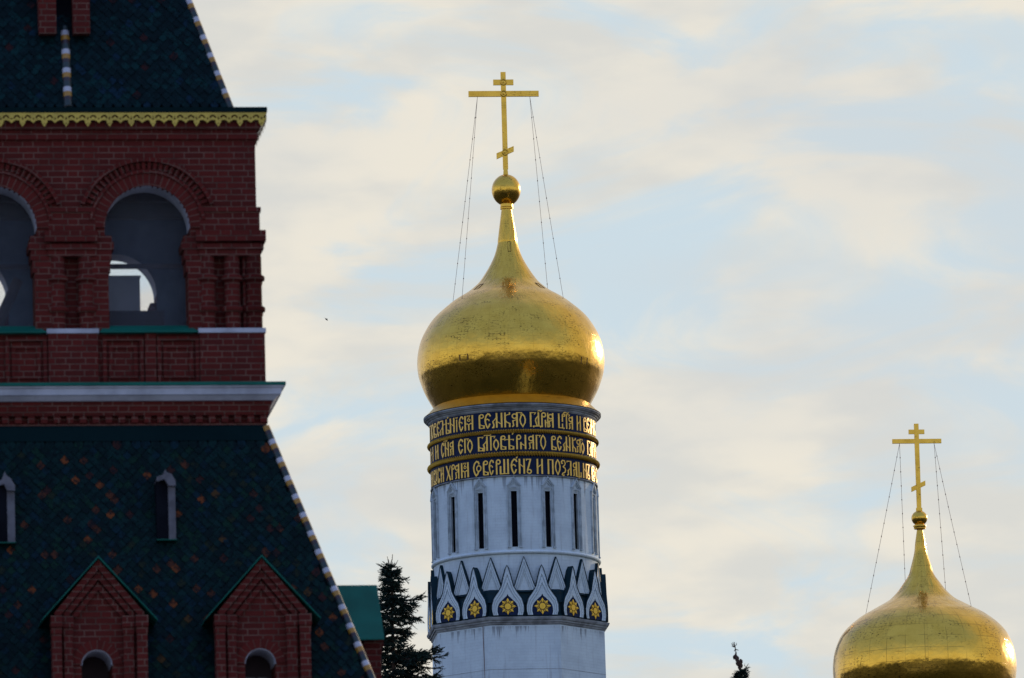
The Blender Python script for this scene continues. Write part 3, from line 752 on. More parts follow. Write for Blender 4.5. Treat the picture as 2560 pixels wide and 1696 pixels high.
# gabled dormers
vgt = RT.atu(*(957.5, 1472), 3.9)
def make_dormer(uc):
    p = c4(1622, 325)
    g = lambda x, y: RT.at(*c4(x, y), -hG)
    cx, zap = g(1622, 325)
    w = lambda x: g(x, 700)[0] - cx
    zb = zBb - .3
    zcap1, zcap0, zneck = g(1610, 690)[1], g(1610, 758)[1], g(1610, 800)[1]
    ac, zac = g(1605, 985)[0] - cx, g(1605, 985)[1]; ra = (g(1700, 985)[0] - g(1510, 985)[0]) / 2
    hw = (w(1915) - w(1312)) / 2; mid = (w(1915) + w(1312)) / 2
    b = MB(); v0, v1 = -hG, -hG + 2.3
    # wall with arched opening
    pts = [(mid - hw + .06, zac)]
    pts.append((ac - ra, zac))
    for k in range(1, 16): a = pi - pi * k / 16; pts.append((ac + ra * cos(a), zac + ra * sin(a)))
    pts += [(ac + ra, zac), (mid + hw - .06, zac), (mid + hw - .06, zcap1), (mid, zap - .1), (mid - hw + .06, zcap1)]
    b.add([(x, v0, z) for x, z in pts], [list(range(len(pts)))])
    for a, c in ((mid - hw + .06, ac - ra), (ac + ra, mid + hw - .06)): b.box(a, c, v0, v0 + .8, zb, zac)
    for s in (-1, 1): b.box(*sorted((mid + s * (hw - .061), mid + s * (hw - .061) - s * .2)), v0 + .002, v1, zb, zcap1)
    # pilasters and caps
    for xa, xb, pr in ((1322, 1380, .17), (1397, 1450, .10), (1762, 1824, .10), (1842, 1906, .17)):
        b.box(w(xa), w(xb), v0 - pr, v0 + .1, zb, zneck); e = .018
        b.box(w(xa) - e * .5, w(xb) + e * .5, v0 - pr - .012, v0 + .1, zneck + .001, zcap0); b.box(w(xa) - e, w(xb) + e * .9, v0 - pr - .04, v0 + .1, zcap0 + .001, zcap1)
    # side returns of outer pilasters
    # rake mouldings
    for off, wd, pr in ((.085, .10, .16), (.19, .085, .11), (.30, .075, .06)):
        fn = lambda s, z, d: (s, v0 - d, z)
        sl = (zap - zcap1) / (hw + .06)
        k = off * sqrt(1 + sl * sl)
        b.ribbon([(mid - hw - .02 + k / sl, zcap1 + .005 + (.0)), (mid, zap - k + .0), (mid + hw + .02 - k / sl, zcap1 + .005)], wd, fn, -.05, pr)
    ar = MB(); 
    o = b.build('roof_dormer', BRICK, red)
    ring(ar, ac, zac, ra + .001, ra * 1.62, radians(2), radians(178), v0 - .022, v0 + .1, n=20); ar.build('archivolt', BRICK_R, o)
    b = MB()
    ring(b, ac, zac, ra - .012, ra + .012, 0, pi, v0 + .0, v0 + .72, n=20)
    b.build('arch_band', LIME, o, smooth=False)
    b = MB()
    pts = [(ac - ra, zb), (ac + ra, zb), (ac + ra, zac)] + [(ac + ra * cos(pi * k / 16), zac + ra * sin(pi * k / 16)) for k in range(1, 16)] + [(ac - ra, zac)]
    b.prism(pts, v0 + .70, v0 + .76); wn = b.build('window', DOORBROWN, o)
    b = MB(); b.box(ac - ra * .78, ac - .02, v0 + .685, v0 + .699, zac - .75, zac - .12); b.box(ac + .02, ac + ra * .78, v0 + .685, v0 + .699, zac - .75, zac - .12); b.build('pane', plain('window_glass', (.02, .025, .035), .2), wn)
    b = MB(); e = .03; th = .018
    xl, zl = g(1245, 735)[0] - cx, g(1245, 735)[1]; xr, zr_ = g(1955, 695)[0] - cx, g(1955, 695)[1]
    zl = zr_ = (zl + zr_) / 2; xe = (xr - xl) / 2 
    for s in (-1, 1):
        P = [(mid, zap), (mid + s * xe, zl), (mid + s * xe, zl - th), (mid, zap - th * 1.6)]
        if s > 0: P = P[::-1]
        b.prism(P, v0 - .21, v1)
    b.build('dormer_roof', GREENTIN, o)
    o.location = (cx, 0, 0); return o, cx
dm, dcx = make_dormer(0)
for px in (617, 617 - (1622 - 617)):
    u2 = RT.at(*c4(px, 322), -hG)[0]; d = copy_tree(dm); d.location = (u2, 0, 0)
turned(dm, pi / 2, (0, RT.atu(*(850, 1471), hG)[0] if False else -1.42, 0)); turned(dm, pi / 2, (0, .95, 0))
# inside of the belfry
mb = MB(); e = hW - .55
mb.box(-e, e, -e, e, z_sill - .5, z_sill - .3); mb.build('belfry_floor', PLASTER, red)
zc_ = z_spr + r_in + .62
mb = MB(); mb.box(-e, e, -e, e, zc_, zc_ + .15); mb.build('belfry_ceiling', plain('dark_ceiling_boards', (.05, .035, .03), .9), red)
mb = MB()
for y in (-e + .5, 0.2, 1.6): mb.box(-e, e, y, y + .18, zc_ - .28, zc_ - .002)
mb.build('ceiling_beam', BEAM, red)
iw = inner_wall().build('inner_wall', PLASTER, red)
for k in (1, 3): turned(arcade, k * pi / 2); turned(iw, k * pi / 2)
for o in soffs + jambs:
    for k in (1, 3): turned(o, k * pi / 2)
far_arches = [-u_a + .12, -u_b + .12]; z_far = z_spr - .15    # the far side's openings sit a little lower and off line
for o in (arch_wall(far_arches, z_far).build('arcade_wall', BRICK, red), inner_wall(far_arches, z_far, .3).build('inner_wall', PLASTER, red)): o.rotation_euler = (0, 0, pi)
for uc in far_arches:
    o = soffit(uc, z_far).build('arch_soffit', LIME, red, smooth=True); o.rotation_euler = (0, 0, pi)
    for sd_ in (-1, 1): o = jamb(uc, sd_, z_far).build('jamb_pilaster', BRICK, red); o.rotation_euler = (0, 0, pi)
for k in (1, 2, 3): turned(pm, k * pi / 2); turned(pc, k * pi / 2)
for uc in arches:
    mb = MB(); v = -hW + .52
    n = 16; pts = [(uc - r_in + .02, z_sill), (uc + r_in - .02, z_sill), (uc + r_in - .01, z_spr)] + [(uc + (r_in - .01) * cos(pi * k / n), z_spr + (r_in - .01) * sin(pi * k / n)) for k in range(1, n)] + [(uc - r_in + .01, z_spr)]
    mb.add([(x, v, z) for x, z in pts], [list(range(len(pts)))]); mb.build('netting', NET, red)
# tie beam across the far arches, cabinet and brace seen through the openings
vf = hW - .7
zt_ = RT.at(*c2(930, 746), vf)[1]
mb = MB(); mb.box(-e, e, vf - .1, vf, zt_ - .035, zt_ + .035); mb.build('tie_beam', BEAM, red)
vc = hW - 1.5
ca, cz1 = RT.at(*c2(640, 832), vc); cb_, _ = RT.at(*c2(1142, 832), vc); cz0 = RT.at(*c2(1000, 1110), vc)[1]
def tow(u, v): return RT.o + RT.ux * u + RT.vy * v
zfl0 = z_sill - .3
cab = empty('cabinet', tow((ca + cb_) / 2, vc) + Vector((0, 0, zfl0)), RT.a, 'plain grey metal cabinet inside the brick belfry, seen through its arch', 'cabinet')
wd = (cb_ - ca) / 2
mb = MB(); mb.box(-wd, wd, 0, .6, cz0 - zfl0, cz1 - zfl0); mb.box(-wd - .015, wd + .015, -.015, .615, cz1 - zfl0 + .001, cz1 - zfl0 + .03); mb.build('body', CABINET, cab)
mb = MB(); mb.box(-wd - .02, wd + .38, -.1, .66, 0, cz0 - zfl0 - .002); mb.build('plinth', DOORBROWN, cab)
br0 = RT.at(*c2(-30, 1240), 1.6); br1 = RT.at(*c2(150, 850), 1.6)
k_ = (br0[1] - zfl0) / (br1[1] - br0[1]); br0 = (br0[0] + (br0[0] - br1[0]) * k_, zfl0)
brc = MB(); q = tow(br0[0], 1.6)
brc.tube([(0, 0, zfl0), (br0[0] - br0[0] + 0, 0, zfl0 + .001), (br1[0] - br0[0], 0, br1[1])], .09, 8)
bo = brc.build('timber_brace', BEAM); bo.location = (q.x, q.y, 0); bo.rotation_euler = (0, 0, RT.a)
bo['label'] = 'slanting timber brace inside the belfry, seen through the left arch'; bo['category'] = 'brace'

# ================================================================== BELL TOWER
IV = Frame(1282.3, 1108, 478.0, 0.0)
AI = radians(5.2)
bell = empty('bell_tower', IV.o, 0, 'white bell tower with gold onion dome and blue inscription bands', 'tower')
S = FPX / 485.6
def d3(x, y): return (1020 + x / 3.2673, 580 + y / 3.2673)
def d5(x, y): return (1040 + x / 4.48, 980 + y / 4.48)
def d6(x, y): return (1040 + x / 4.284, 1330 + y / 4.284)
def d2(x, y): return (1020 + x / 3.5635, 160 + y / 3.5635)
def zs(p): return IV.at(p[0], p[1], 0)[1]
def us(p): return IV.at(p[0], p[1], 0)[0]
def zfr(p, r): return IV.at(p[0], p[1], -r)[1]
dome_pts = [(748, 868, 0), (730, 895, 100), (700, 925, 200), (655, 985, 300), (590, 1055, 400), (545, 1110, 450), (480, 1175, 500), (395, 1260, 550), (330, 1335, 600), (215, 1450, 700),
            (140, 1520, 800), (95, 1570, 900), (75, 1595, 1000), (71, 1601, 1080), (78, 1595, 1150), (92, 1585, 1200), (130, 1550, 1300), (172, 1508, 1380), (215, 1485, 1436)]
prof = [((us(d3(b, y)) - us(d3(a, y))) / 2, zs(d3((a + b) / 2, y))) for a, b, y in dome_pts]
z_neck = zs(d2(878, 1297)); r_neck = (us(d2(925, 1300)) - us(d2(832, 1300))) / 2
prof = [(r_neck, z_neck), ((us(d2(970, 1560)) - us(d2(800, 1560))) / 2, zs(d2(885, 1560)))] + prof[1:]
def smooth_prof(P, n=5):                       # Catmull-Rom through the measured points
    out = []
    for i in range(len(P) - 1):
        p0, p1, p2, p3 = P[max(i - 1, 0)], P[i], P[i + 1], P[min(i + 2, len(P) - 1)]
        for k in range(n):
            t = k / n
            out.append(tuple(.5 * (2 * p1[j] + (p2[j] - p0[j]) * t + (2 * p0[j] - 5 * p1[j] + 4 * p2[j] - p3[j]) * t * t + (3 * p1[j] - p0[j] - 3 * p2[j] + p3[j]) * t ** 3) for j in (0, 1)))
    return out + [P[-1]]
mb = MB(); mb.lathe(smooth_prof(prof)[::-1], 128); dome = mb.build('onion_dome', GOLD_DOME, bell, smooth=True)
rD, zD = prof[-1]
zSk = zs(d3(845, 1515)); rSk = 4.766
mb = MB(); mb.lathe([(rSk, zSk), (rSk - .03, zSk + .03), (rSk - .22, zSk + .18), (rD + .08, zD - .03), (rD - .02, zD + .03)], 128); mb.build('dome_skirt', GOLD_SKIRT, bell, smooth=True)
HATCH = plain('tarnished_gilding', (.22, .11, .025), .5, metallic=.6)
def hatch(th, y, w, h, fn_r):                  # small service hatches outlined on the gilding
    z = zs(d3(845, y)); b = MB()
    def rad(zz):
        for (ra, za), (rb, zb2) in zip(prof, prof[1:]):
            if zb2 <= zz <= za: t = (za - zz) / (za - zb2); return ra + (rb - ra) * t
        return prof[-1][0]
    fn = lambda s, zz, d: ((rad(zz) + d) * sin(th + s), -(rad(zz) + d) * cos(th + s), zz)
    b.ribbon([(-w, z - h), (w, z - h), (w, z + h), (-w, z + h), (-w, z - h)], .014, fn, -.03, .018); return b.build('hatch_frame', HATCH, dome)
# cornice
cz0_, cz1_ = zs(d5(1070, 368)), zs(d5(1070, 289))
mb = MB(); H = cz1_ - cz0_
mb.lathe([(4.46, cz0_ - .02), (4.52, cz0_ + H * .12), (4.53, cz0_ + H * .3), (4.58, cz0_ + H * .33), (4.62, cz0_ + H * .5), (4.70, cz0_ + H * .6), (4.71, cz0_ + H * .72), (4.755, cz0_ + H * .76), (4.766, cz1_ - .02), (4.70, cz1_ - .004), (4.2, cz1_ + .0)], 96)
mb.build('stone_cornice', GREYST, bell)
# inscription bands
RB = 4.455
z_r1, z_r2, z_b3 = zs(d5(1085, 598)), zs(d5(1085, 848)), zs(d5(1085, 1083))
mb = MB(); mb.lathe([(RB, z_b3), (RB, cz0_ - .01)], 128); band = mb.build('inscription_band', BLUE, bell, smooth=True)
T_, t_ = .105, .055
def arc(cx, cy, rx, ry, a0, a1, n=12): return [(cx + rx * cos(radians(a0 + (a1 - a0) * k / n)), cy + ry * sin(radians(a0 + (a1 - a0) * k / n))) for k in range(n + 1)]
G = {
 'П': [(T_, [(.12, 0), (.12, 1)]), (T_, [(.88, 0), (.88, 1)]), (t_, [(0, .97), (1, .97)])],
 'О': [(.085, [(.5, .98), (.78, .82), (.93, .55), (.85, .3), (.5, .02), (.15, .3), (.07, .55), (.22, .82), (.5, .98)])],
 'В': [(T_, [(.15, .03), (.15, .82), (.25, .93)]), (.07, arc(.5, .84, .33, .12, 170, -150)), (t_, [(.15, .33), (.5, .21), (.9, .19)]), (T_, [(.88, .22), (.88, 0)]), (t_, [(.1, .03), (.95, .03)])],
 'Б': [(T_, [(.15, 0), (.15, 1)]), (t_, [(.15, .97), (.95, .97), (.75, .87)]), (t_, [(.15, .33), (.5, .21), (.9, .19)]), (T_, [(.88, .22), (.88, 0)]), (t_, [(.1, .03), (.95, .03)])],
 'Е': [(.09, [(.93, .80), (.80, .94), (.55, .98), (.28, .84), (.13, .6), (.17, .38), (.32, .16), (.48, .03), (.68, .12), (.85, .3)]), (.065, [(.16, .54), (.45, .63), (.7, .56), (.72, .48)])],
 'Л': [(T_, [(.85, 0), (.85, 1)]), (t_, [(.85, .97), (.15, .97), (.08, .88)]), (t_, [(.85, .55), (.45, .38), (.25, .34)]), (.08, [(.3, .36), (.33, .08), (.1, .02)])],
 'л': [(T_, [(.85, 0), (.85, 1)]), (t_, [(.85, .72), (.5, .52), (.2, .42)]), (.09, [(.25, .44), (.42, .2), (.35, .02), (.12, .02)])],
 'Ѣ': [(T_, [(.48, 0), (.48, 1)]), (.045, [(0, .62), (.05, .70), (.95, .70), (.9, .60)]), (t_, [(.48, .3), (.95, .2)]), (T_, [(.92, .22), (.92, 0)]), (t_, [(.45, .03), (.98, .03)])],
 'Н': [(T_, [(.13, 0), (.13, 1)]), (T_, [(.87, 0), (.87, 1)]), (t_, [(.13, .66), (.87, .42)])],
 'И': [(T_, [(.13, 0), (.13, 1)]), (T_, [(.87, 0), (.87, 1)]), (t_, [(.13, .42), (.87, .66)])],
 'н': [(T_, [(.13, 0), (.13, .5)]), (T_, [(.87, 0), (.87, 1)]), (t_, [(.13, .42), (.87, .22)])],
 'Ї': [(T_, [(.5, 0), (.5, .84)]), (.07, [(.1, .98), (.45, .93)]), (.07, [(.6, .94), (.95, .99)])],
 'М': [(T_, [(.1, 0), (.1, 1)]), (T_, [(.9, 0), (.9, 1)]), (t_, [(.1, .36), (.28, .46), (.5, .36), (.72, .46), (.9, .36)]), (.08, [(.5, 0), (.5, .38)]),
       (.04, [(.30, .90), (.34, .97), (.66, .97), (.42, .76)]), (.045, arc(.52, .68, .14, .08, 0, 360))],
 'К': [(T_, [(.15, 0), (.15, 1)]), (t_, [(.15, .78), (.55, .85), (.85, .87)]), (.09, [(.84, .84), (.84, 1)]), (.065, [(.15, .52), (.4, .34), (.85, .25)]), (T_, [(.84, .27), (.84, 0)])],
 'А': [(T_, [(.85, 0), (.85, 1)]), (.075, arc(.48, .74, .36, .15, 20, 320)), (t_, [(.85, .54), (.5, .45), (.12, .43)]), (.08, [(.2, .44), (.32, .1), (.1, .02)])],
 'Г': [(T_, [(.15, 0), (.15, 1)]), (t_, [(.15, .97), (.97, .97), (.75, .84)])],
 'Д': [(T_, [(.66, .06), (.66, 1)]), (.075, [(.66, .78), (.36, .55), (.33, .42), (.5, .06)]), (t_, [(.02, .06), (.98, .06)]), (.05, [(.05, .06), (.15, -.04)]), (.05, [(.95, .06), (.85, -.04)])],
 'Р': [(T_, [(.2, 0), (.2, .84)]), (.08, arc(.55, .84, .36, .14, 180, -130))],
 'Ц': [(T_, [(.14, 0), (.14, 1)]), (.08, [(.72, 0), (.72, .33)]), (t_, [(.1, .03), (1, .03), (.9, -.04)])],
 'У': [(.07, [(.1, 1), (.75, .28)]), (.07, [(.9, 1), (.25, .28)]), (.06, arc(.5, .15, .32, .14, 0, 360))],
 'С': [(.09, [(.93, .78), (.80, .94), (.55, .98), (.28, .84), (.13, .6), (.17, .38), (.32, .16), (.48, .03), (.68, .12), (.85, .3)])],
 'о': [(.07, arc(.5, .5, .45, .19, 0, 360))],
 'Х': [(T_, [(.08, 1), (.92, 0)]), (t_, [(.95, .98), (.1, .02)])],
 'Ш': [(T_, [(.1, 0), (.1, .55)]), (T_, [(.5, 0), (.5, 1)]), (T_, [(.9, 0), (.9, 1)]), (t_, [(.0, .03), (1, .03)])],
 'Щ': [(.09, [(.1, 0), (.1, 1)]), (.09, [(.5, 0), (.5, 1)]), (.09, [(.9, 0), (.9, .35)]), (t_, [(.0, .03), (1, .03)]), (.06, [(.5, .0), (.55, -.08)])],
 'Ъ': [(t_, [(.1, .86), (.05, .97), (.92, .97)]), (T_, [(.82, .97), (.25, .24)]), (.08, arc(.55, .15, .36, .13, 0, 360))],
 'З': [(.07, [(.42, .80), (.22, .78), (.12, .88), (.35, .99), (.75, .96), (.9, .8), (.75, .66), (.4, .56)]), (.07, [(.4, .56), (.8, .48), (.95, .35), (.8, .2), (.35, .12), (.25, .02), (.5, -.03), (.65, .03)])],
 "'": [(.06, [(.2, 0), (.8, 1)])], '~': [(.05, [(0, .1), (.2, .8), (.75, .2), (1, .9)])],
}
rows = [
 ((1031.5, 1068.2), [('П', 1076.9, 1082.6), ('О', 1082.3, 1087.6), ('В', 1088, 1095.2), ('Е', 1095.5, 1102.4), ('Л', 1102.7, 1112), ('Ѣ', 1112.4, 1127.5), ('Н', 1128.2, 1140), ('Ї', 1142.6, 1148.3), ('Е', 1150, 1162),
   ('М', 1164, 1186.4), ('В', 1199.3, 1214), ('Е', 1213.4, 1229.6), ('л', 1230.3, 1246), ('н', 1241.5, 1258), ('К', 1262, 1278), ('А', 1280, 1296), ('Г', 1291, 1306, .0), ('О', 1300, 1315, -.12), ('Г', 1324.7, 1339.8), ('Д', 1331.4, 1353.7),
   ('Р', 1352, 1365), ('н', 1362, 1370), ('А', 1369, 1383.5), ('Ц', 1394, 1409), ('Р', 1403, 1412, .45), ('Г', 1413.7, 1423), ('А', 1419.5, 1431, -.1), ('И', 1440, 1450), ('В', 1456.8, 1464.3), ('Е', 1464, 1471.5), ('л', 1471.5, 1476), ('И', 1475.5, 1481.5), ('К', 1482, 1486.5)]),
 ((1088.3, 1124.2), [('И', 1077.7, 1085.6), ('И', 1090.7, 1098), ('С', 1105, 1113), ('Н', 1114.8, 1124), ('А', 1126.5, 1136.2), ('Е', 1147, 1160), ('Г', 1163, 1173), ('О', 1170, 1183, -.12), ('Б', 1195.7, 1210), ('л', 1206, 1220.8),
   ('Г', 1226, 1239), ('О', 1233.8, 1247.7, -.25), ('В', 1251, 1265.4), ('Ѣ', 1262, 1285), ('Р', 1289.4, 1302.6), ('н', 1299.6, 1314.7), ('А', 1319.6, 1334), ('Г', 1338, 1349.7), ('О', 1349, 1363), ('В', 1375.4, 1388.6), ('Е', 1389.5, 1402),
   ('л', 1402.7, 1415), ('н', 1411, 1423), ('К', 1427, 1437), ('А', 1438, 1448), ('Г', 1445.5, 1453), ('О', 1449, 1457, -.25), ('Г', 1464.4, 1470.7), ('Д', 1469, 1477), ('Р', 1476.5, 1480.4), ('Н', 1480.4, 1485.7)]),
 ((1148, 1185.4), [('И', 1078, 1082), ('В', 1084.6, 1089.7), ('У', 1088.8, 1093.5), ('С', 1094.4, 1101), ('И', 1102.8, 1110), ('Х', 1116, 1128), ('Р', 1129, 1137.6), ('А', 1138, 1148.8), ('М', 1153, 1172.5), ('С', 1182, 1199), ('о', 1191, 1202.7),
   ('В', 1206.8, 1220.8), ('Е', 1221, 1233.8), ('Р', 1238, 1250.5), ('Ш', 1247.7, 1271), ('Е', 1274.4, 1291.4), ('Н', 1294.8, 1310), ('Ъ', 1312.8, 1326.4), ('И', 1338.5, 1354), ('П', 1365.7, 1379.8), ('О', 1383.7, 1396.8), ('З', 1397.8, 1410),
   ('Л', 1412, 1424), ('А', 1427.4, 1437), ('Щ', 1435.2, 1448.8), ('Н', 1452.7, 1461.4), ('Ъ', 1461.4, 1469), ('В', 1473.6, 1481), ('о', 1476, 1481), ('С', 1482.8, 1487.5)])]
marks = [[("'", 1121.5, 1126, 1043.2, 1049), ('~', 1345, 1355, 1026, 1031), ('~', 1408, 1421, 1028, 1032)],
         [('~', 1211, 1229, 1085.5, 1088), ("'", 1280, 1284.5, 1083.5, 1088), ("'", 1417, 1421.5, 1084, 1088), ('~', 1112, 1121, 1080, 1085)],
         [("'", 1288, 1293, 1142.5, 1146.5)]]
AXX = 1282.0
def th_of(px): return asin(max(-.996, min(.996, (px - AXX) / 207.0)))
for ri, ((ya, yb), items) in enumerate(rows):
    mb = MB(); z1, z0 = zfr((AXX, ya), RB), zfr((AXX, yb), RB); k = 0
    fn = lambda s, z, d: ((RB + d) * sin(s / RB), -(RB + d) * cos(s / RB), z)
    for it in items:
        g, xa, xb = it[:3]; dzz = it[3] if len(it) > 3 else 0
        a, b2 = th_of(xa) * RB, th_of(xb) * RB
        zz0, zz1 = z0, z1
        if dzz > 0: zz0 = z0 + (z1 - z0) * dzz
        if dzz < 0: zz1 = z1 + (z1 - z0) * dzz
        inset = .03
        for w, pts in G[g]:
            k += 1
            mb.ribbon([(a + (b2 - a) * x, zz0 + (zz1 - zz0) * y) for x, y in pts], w * .86 * min(1, .55 + (b2 - a) * 1.2), fn, .002, .035 + .0015 * (k % 9))
    for g, xa, xb, y1, y0 in marks[ri]:
        a, b2 = th_of(xa) * RB, th_of(xb) * RB; mid_ = zfr((AXX, y1), RB), zfr((AXX, y0), RB)
        zc = z1 + .01 + .0; hh = mid_[0] - mid_[1]
        for w, pts in G[g]: mb.ribbon([(a + (b2 - a) * x, zc + hh * y + .02) for x, y in pts], w, fn, .002, .04)
    mb.build('lettering', GOLD_L, band)
def rope(z, R, r, n_tw, hand):
    mb = MB(); n, m = 1500, 12
    vs = []
    for i in range(n):
        a = 2 * pi * i / n
        for j in range(m):
            b2 = 2 * pi * j / m
            tw = 1 + .36 * cos(3 * b2 + hand * a * n_tw)
            rr = R + r * tw * cos(b2); vs.append((rr * sin(a), -rr * cos(a), z + r * tw * sin(b2)))
    fs = [(i * m + j, ((i + 1) % n) * m + j, ((i + 1) % n) * m + (j + 1) % m, i * m + (j + 1) % m) for i in range(n) for j in range(m)]
    mb.add(vs, fs); return mb.build('twisted_rope_moulding', GOLD_DULL, bell)
rope(z_r1, RB + .04, .088, 215, 1); rope(z_r2, RB + .045, .105, 190, 1)
# drum with slit windows
RDm = 4.42; z_s1, z_s0 = zfr(d5(1090, 1110), RDm), zfr(d6(1050, 160), RDm)
z_tor = zfr(d6(1060, 214), RDm + .05); z_t620 = zfr(d6(1155, 622), 4.55); z_o0 = zfr(d6(982, 902), 4.7)
NW = 15; hwid = .155
def drum():
    mb = MB(); angs = []
    for k in range(NW):
        c = radians(-.3) + 2 * pi * k / NW; d = hwid / RDm
        angs += [(c - d, True)] + [(c + d + (2 * pi / NW - 2 * d) * j / 5, False) for j in range(5)]
    zz = [(z_t620 - .6, 4.41), (z_tor, 4.42), (z_s0, 4.42), (z_s1, 4.40), (z_b3 - .0, 4.39)]
    n = len(angs); vs = [(r * sin(a), -r * cos(a), z) for z, r in zz for a, _ in angs]; fs = []; uvs = []
    for i in range(4):
        for j in range(n):
            if i == 2 and angs[j][1]: continue
            j2 = (j + 1) % n; fs.append((i * n + j, i * n + j2, (i + 1) * n + j2, (i + 1) * n + j))
            ua = angs[j][0] * 4.46; ub = (angs[j2][0] + (2 * pi if j2 == 0 else 0)) * 4.46
            uvs.append([(ua, zz[i][0]), (ub, zz[i][0]), (ub, zz[i + 1][0]), (ua, zz[i + 1][0])])
    mb.add(vs, fs, uvs); return mb
dr = drum().build('drum_wall', WHITE, bell)
def window():
    b = MB(); r = 4.39
    q = lambda y: zfr(d5(1085, y), r)
    zt, zsh, zl = q(955), q(1052), q(1075); y0, y1 = -r - .045, -r + .12
    for s in (-1, 1):
        xs = sorted((s * .17, s * .215)); b.box(*xs, y0 + .02, y1, z_s0, z_s1 + .05)
        xs = sorted((s * .24, s * .285)); b.box(*xs, y0 - .04, y1, z_s0 + .02, zsh - .001)
        xs = sorted((s * .315, s * .365)); b.box(*xs, y0 - .05, y1, z_s0 + .02, zsh - .001)
        xs = sorted((s * .225, s * .385)); b.box(*xs, y0 - .08, y1, z_s0 - .05, z_s0 + .019)
    b.box(-.225, .225, y0 + .01, y1, z_s1 + .051, z_s1 + .11); b.box(-.27, .27, y0 - .02, y1, z_s1 + .16, z_s1 + .21); b.box(-.25, .25, y0, y1, zsh - .10, zsh - .06)
    fn = lambda s, z, d: (s, -r - d, z)
    b.ribbon([(-.36, zsh), (0, zt), (.36, zsh)], .06, fn, -.1, .12); b.ribbon([(-.285, zsh), (0, zt - .13), (.285, zsh)], .05, fn, -.1, .09); b.ribbon([(-.19, zsh - .02), (0, zt - .26), (.19, zsh - .02)], .04, fn, -.1, .06)
    b.box(-.30, .30, y0 + .012, y1, zsh - .055, zsh - .0)
    o = b.build('window_frame', FRAMEST, bell)
    b = MB(); b.box(-hwid - .01, hwid + .01, -r + .22, -r + .5, z_s0 - .05, z_s1 + .05); b.build('window_opening', DARK, o)
    return o
w0 = window(); w0.rotation_euler = (0, 0, radians(-.3))
for k in range(1, NW): turned(w0, radians(-.3) + 2 * pi * k / NW)
mb = MB(); mb.lathe([(4.42 + .13 * max(0, cos(a)), z_tor + .105 * sin(a)) for a in [(-pi / 2 + pi * k / 10) for k in range(11)]], 96); mb.build('torus_moulding', WHITE, bell, smooth=True)
mb = MB(); mb.lathe([(4.44, z_b3 - .07), (4.485, z_b3 - .05), (4.49, z_b3 - .003), (4.44, z_b3)], 96); mb.build('band_ledge', GREYST, bell)
# gables
def gable(name, outer, inner, y0, prof_d, field_d, field_mat, roof_depth, mat_, ts=None):
    """outer / inner: half outlines (x,z) from apex to foot, same length"""
    b = MB(); K = len(prof_d); n = len(outer)
    full = lambda P: [(-x, z) for x, z in reversed(P)] + list(P[1:])
    O, I = full(outer), full(inner); m = len(O)
    vs = []
    tt = ts or [k / (K - 1) for k in range(K)]
    for k in range(K):
        t = tt[k]
        vs += [(O[i][0] + (I[i][0] - O[i][0]) * t, y0 + prof_d[k], O[i][1] + (I[i][1] - O[i][1]) * t) for i in range(m)]
    fs = [(k * m + i, (k + 1) * m + i, (k + 1) * m + i + 1, k * m + i + 1) for k in range(K - 1) for i in range(m - 1)]
    fs = [f[::-1] for f in fs]; b.add(vs, fs)
    o = b.build(name, mat_, bell)
    f = MB(); f.add([(x, y0 + field_d, z) for x, z in I] , [list(range(m))[::-1]])
    for i in range(m - 1): f.add([(I[i][0], y0 + prof_d[-1], I[i][1]), (I[i + 1][0], y0 + prof_d[-1], I[i + 1][1]), (I[i + 1][0], y0 + field_d, I[i + 1][1]), (I[i][0], y0 + field_d, I[i][1])], [(0, 1, 2, 3)])
    f.build('gable_field', field_mat, o)
    r = MB(); off = []
    for i in range(m):
        a = Vector(O[max(i - 1, 0)]); c = Vector(O[min(i + 1, m - 1)]); d = (c - a).normalized(); nn = Vector((-d.y, d.x)); nn = nn if i < 0 else nn
        off.append((O[i][0] + nn.x * .04, O[i][1] + nn.y * .04))
    vs = [(x, y0 - .03, z) for x, z in off] + [(x, y0 + roof_depth, z) for x, z in off] + [(x, y0 - .03, z) for x, z in O] + [(x, y0 + roof_depth, z) for x, z in O]
    fs = []
    for i in range(m - 1): fs += [(i, i + 1, m + i + 1, m + i), (2 * m + i, 2 * m + i + 1, i + 1, i), (2 * m + i, 3 * m + i, 3 * m + i + 1, 2 * m + i + 1)]
    r.add(vs, fs); r.build('gable_roof', KREMTIN, o)
    return o
aO = 4.66
zo = lambda y: zfr(d6(982, y), aO)
X = lambda px: px / 4.284 / S
outer = [(0, 362), (X(14), 395), (X(40), 490), (X(62), 585), (X(98), 648), (X(148), 718), (X(168), 790), (X(168), 850), (X(156), 896)]
inner = [(0, 665), (X(10), 688), (X(31), 706), (X(60), 734), (X(84), 758), (X(101), 786), (X(110), 820), (X(111), 855), (X(102), 893)]
outer = [(x, zo(y)) for x, y in outer]; inner = [(x, zo(y)) for x, y in inner]
lo = gable('ogee_gable', outer, inner, -aO, [0, -.02, .045, .045, -.015, -.01, .05, .05, 0, .03], .06, BLUE, 1.15, WHITE, [0, .30, .32, .39, .41, .60, .62, .69, .71, 1])
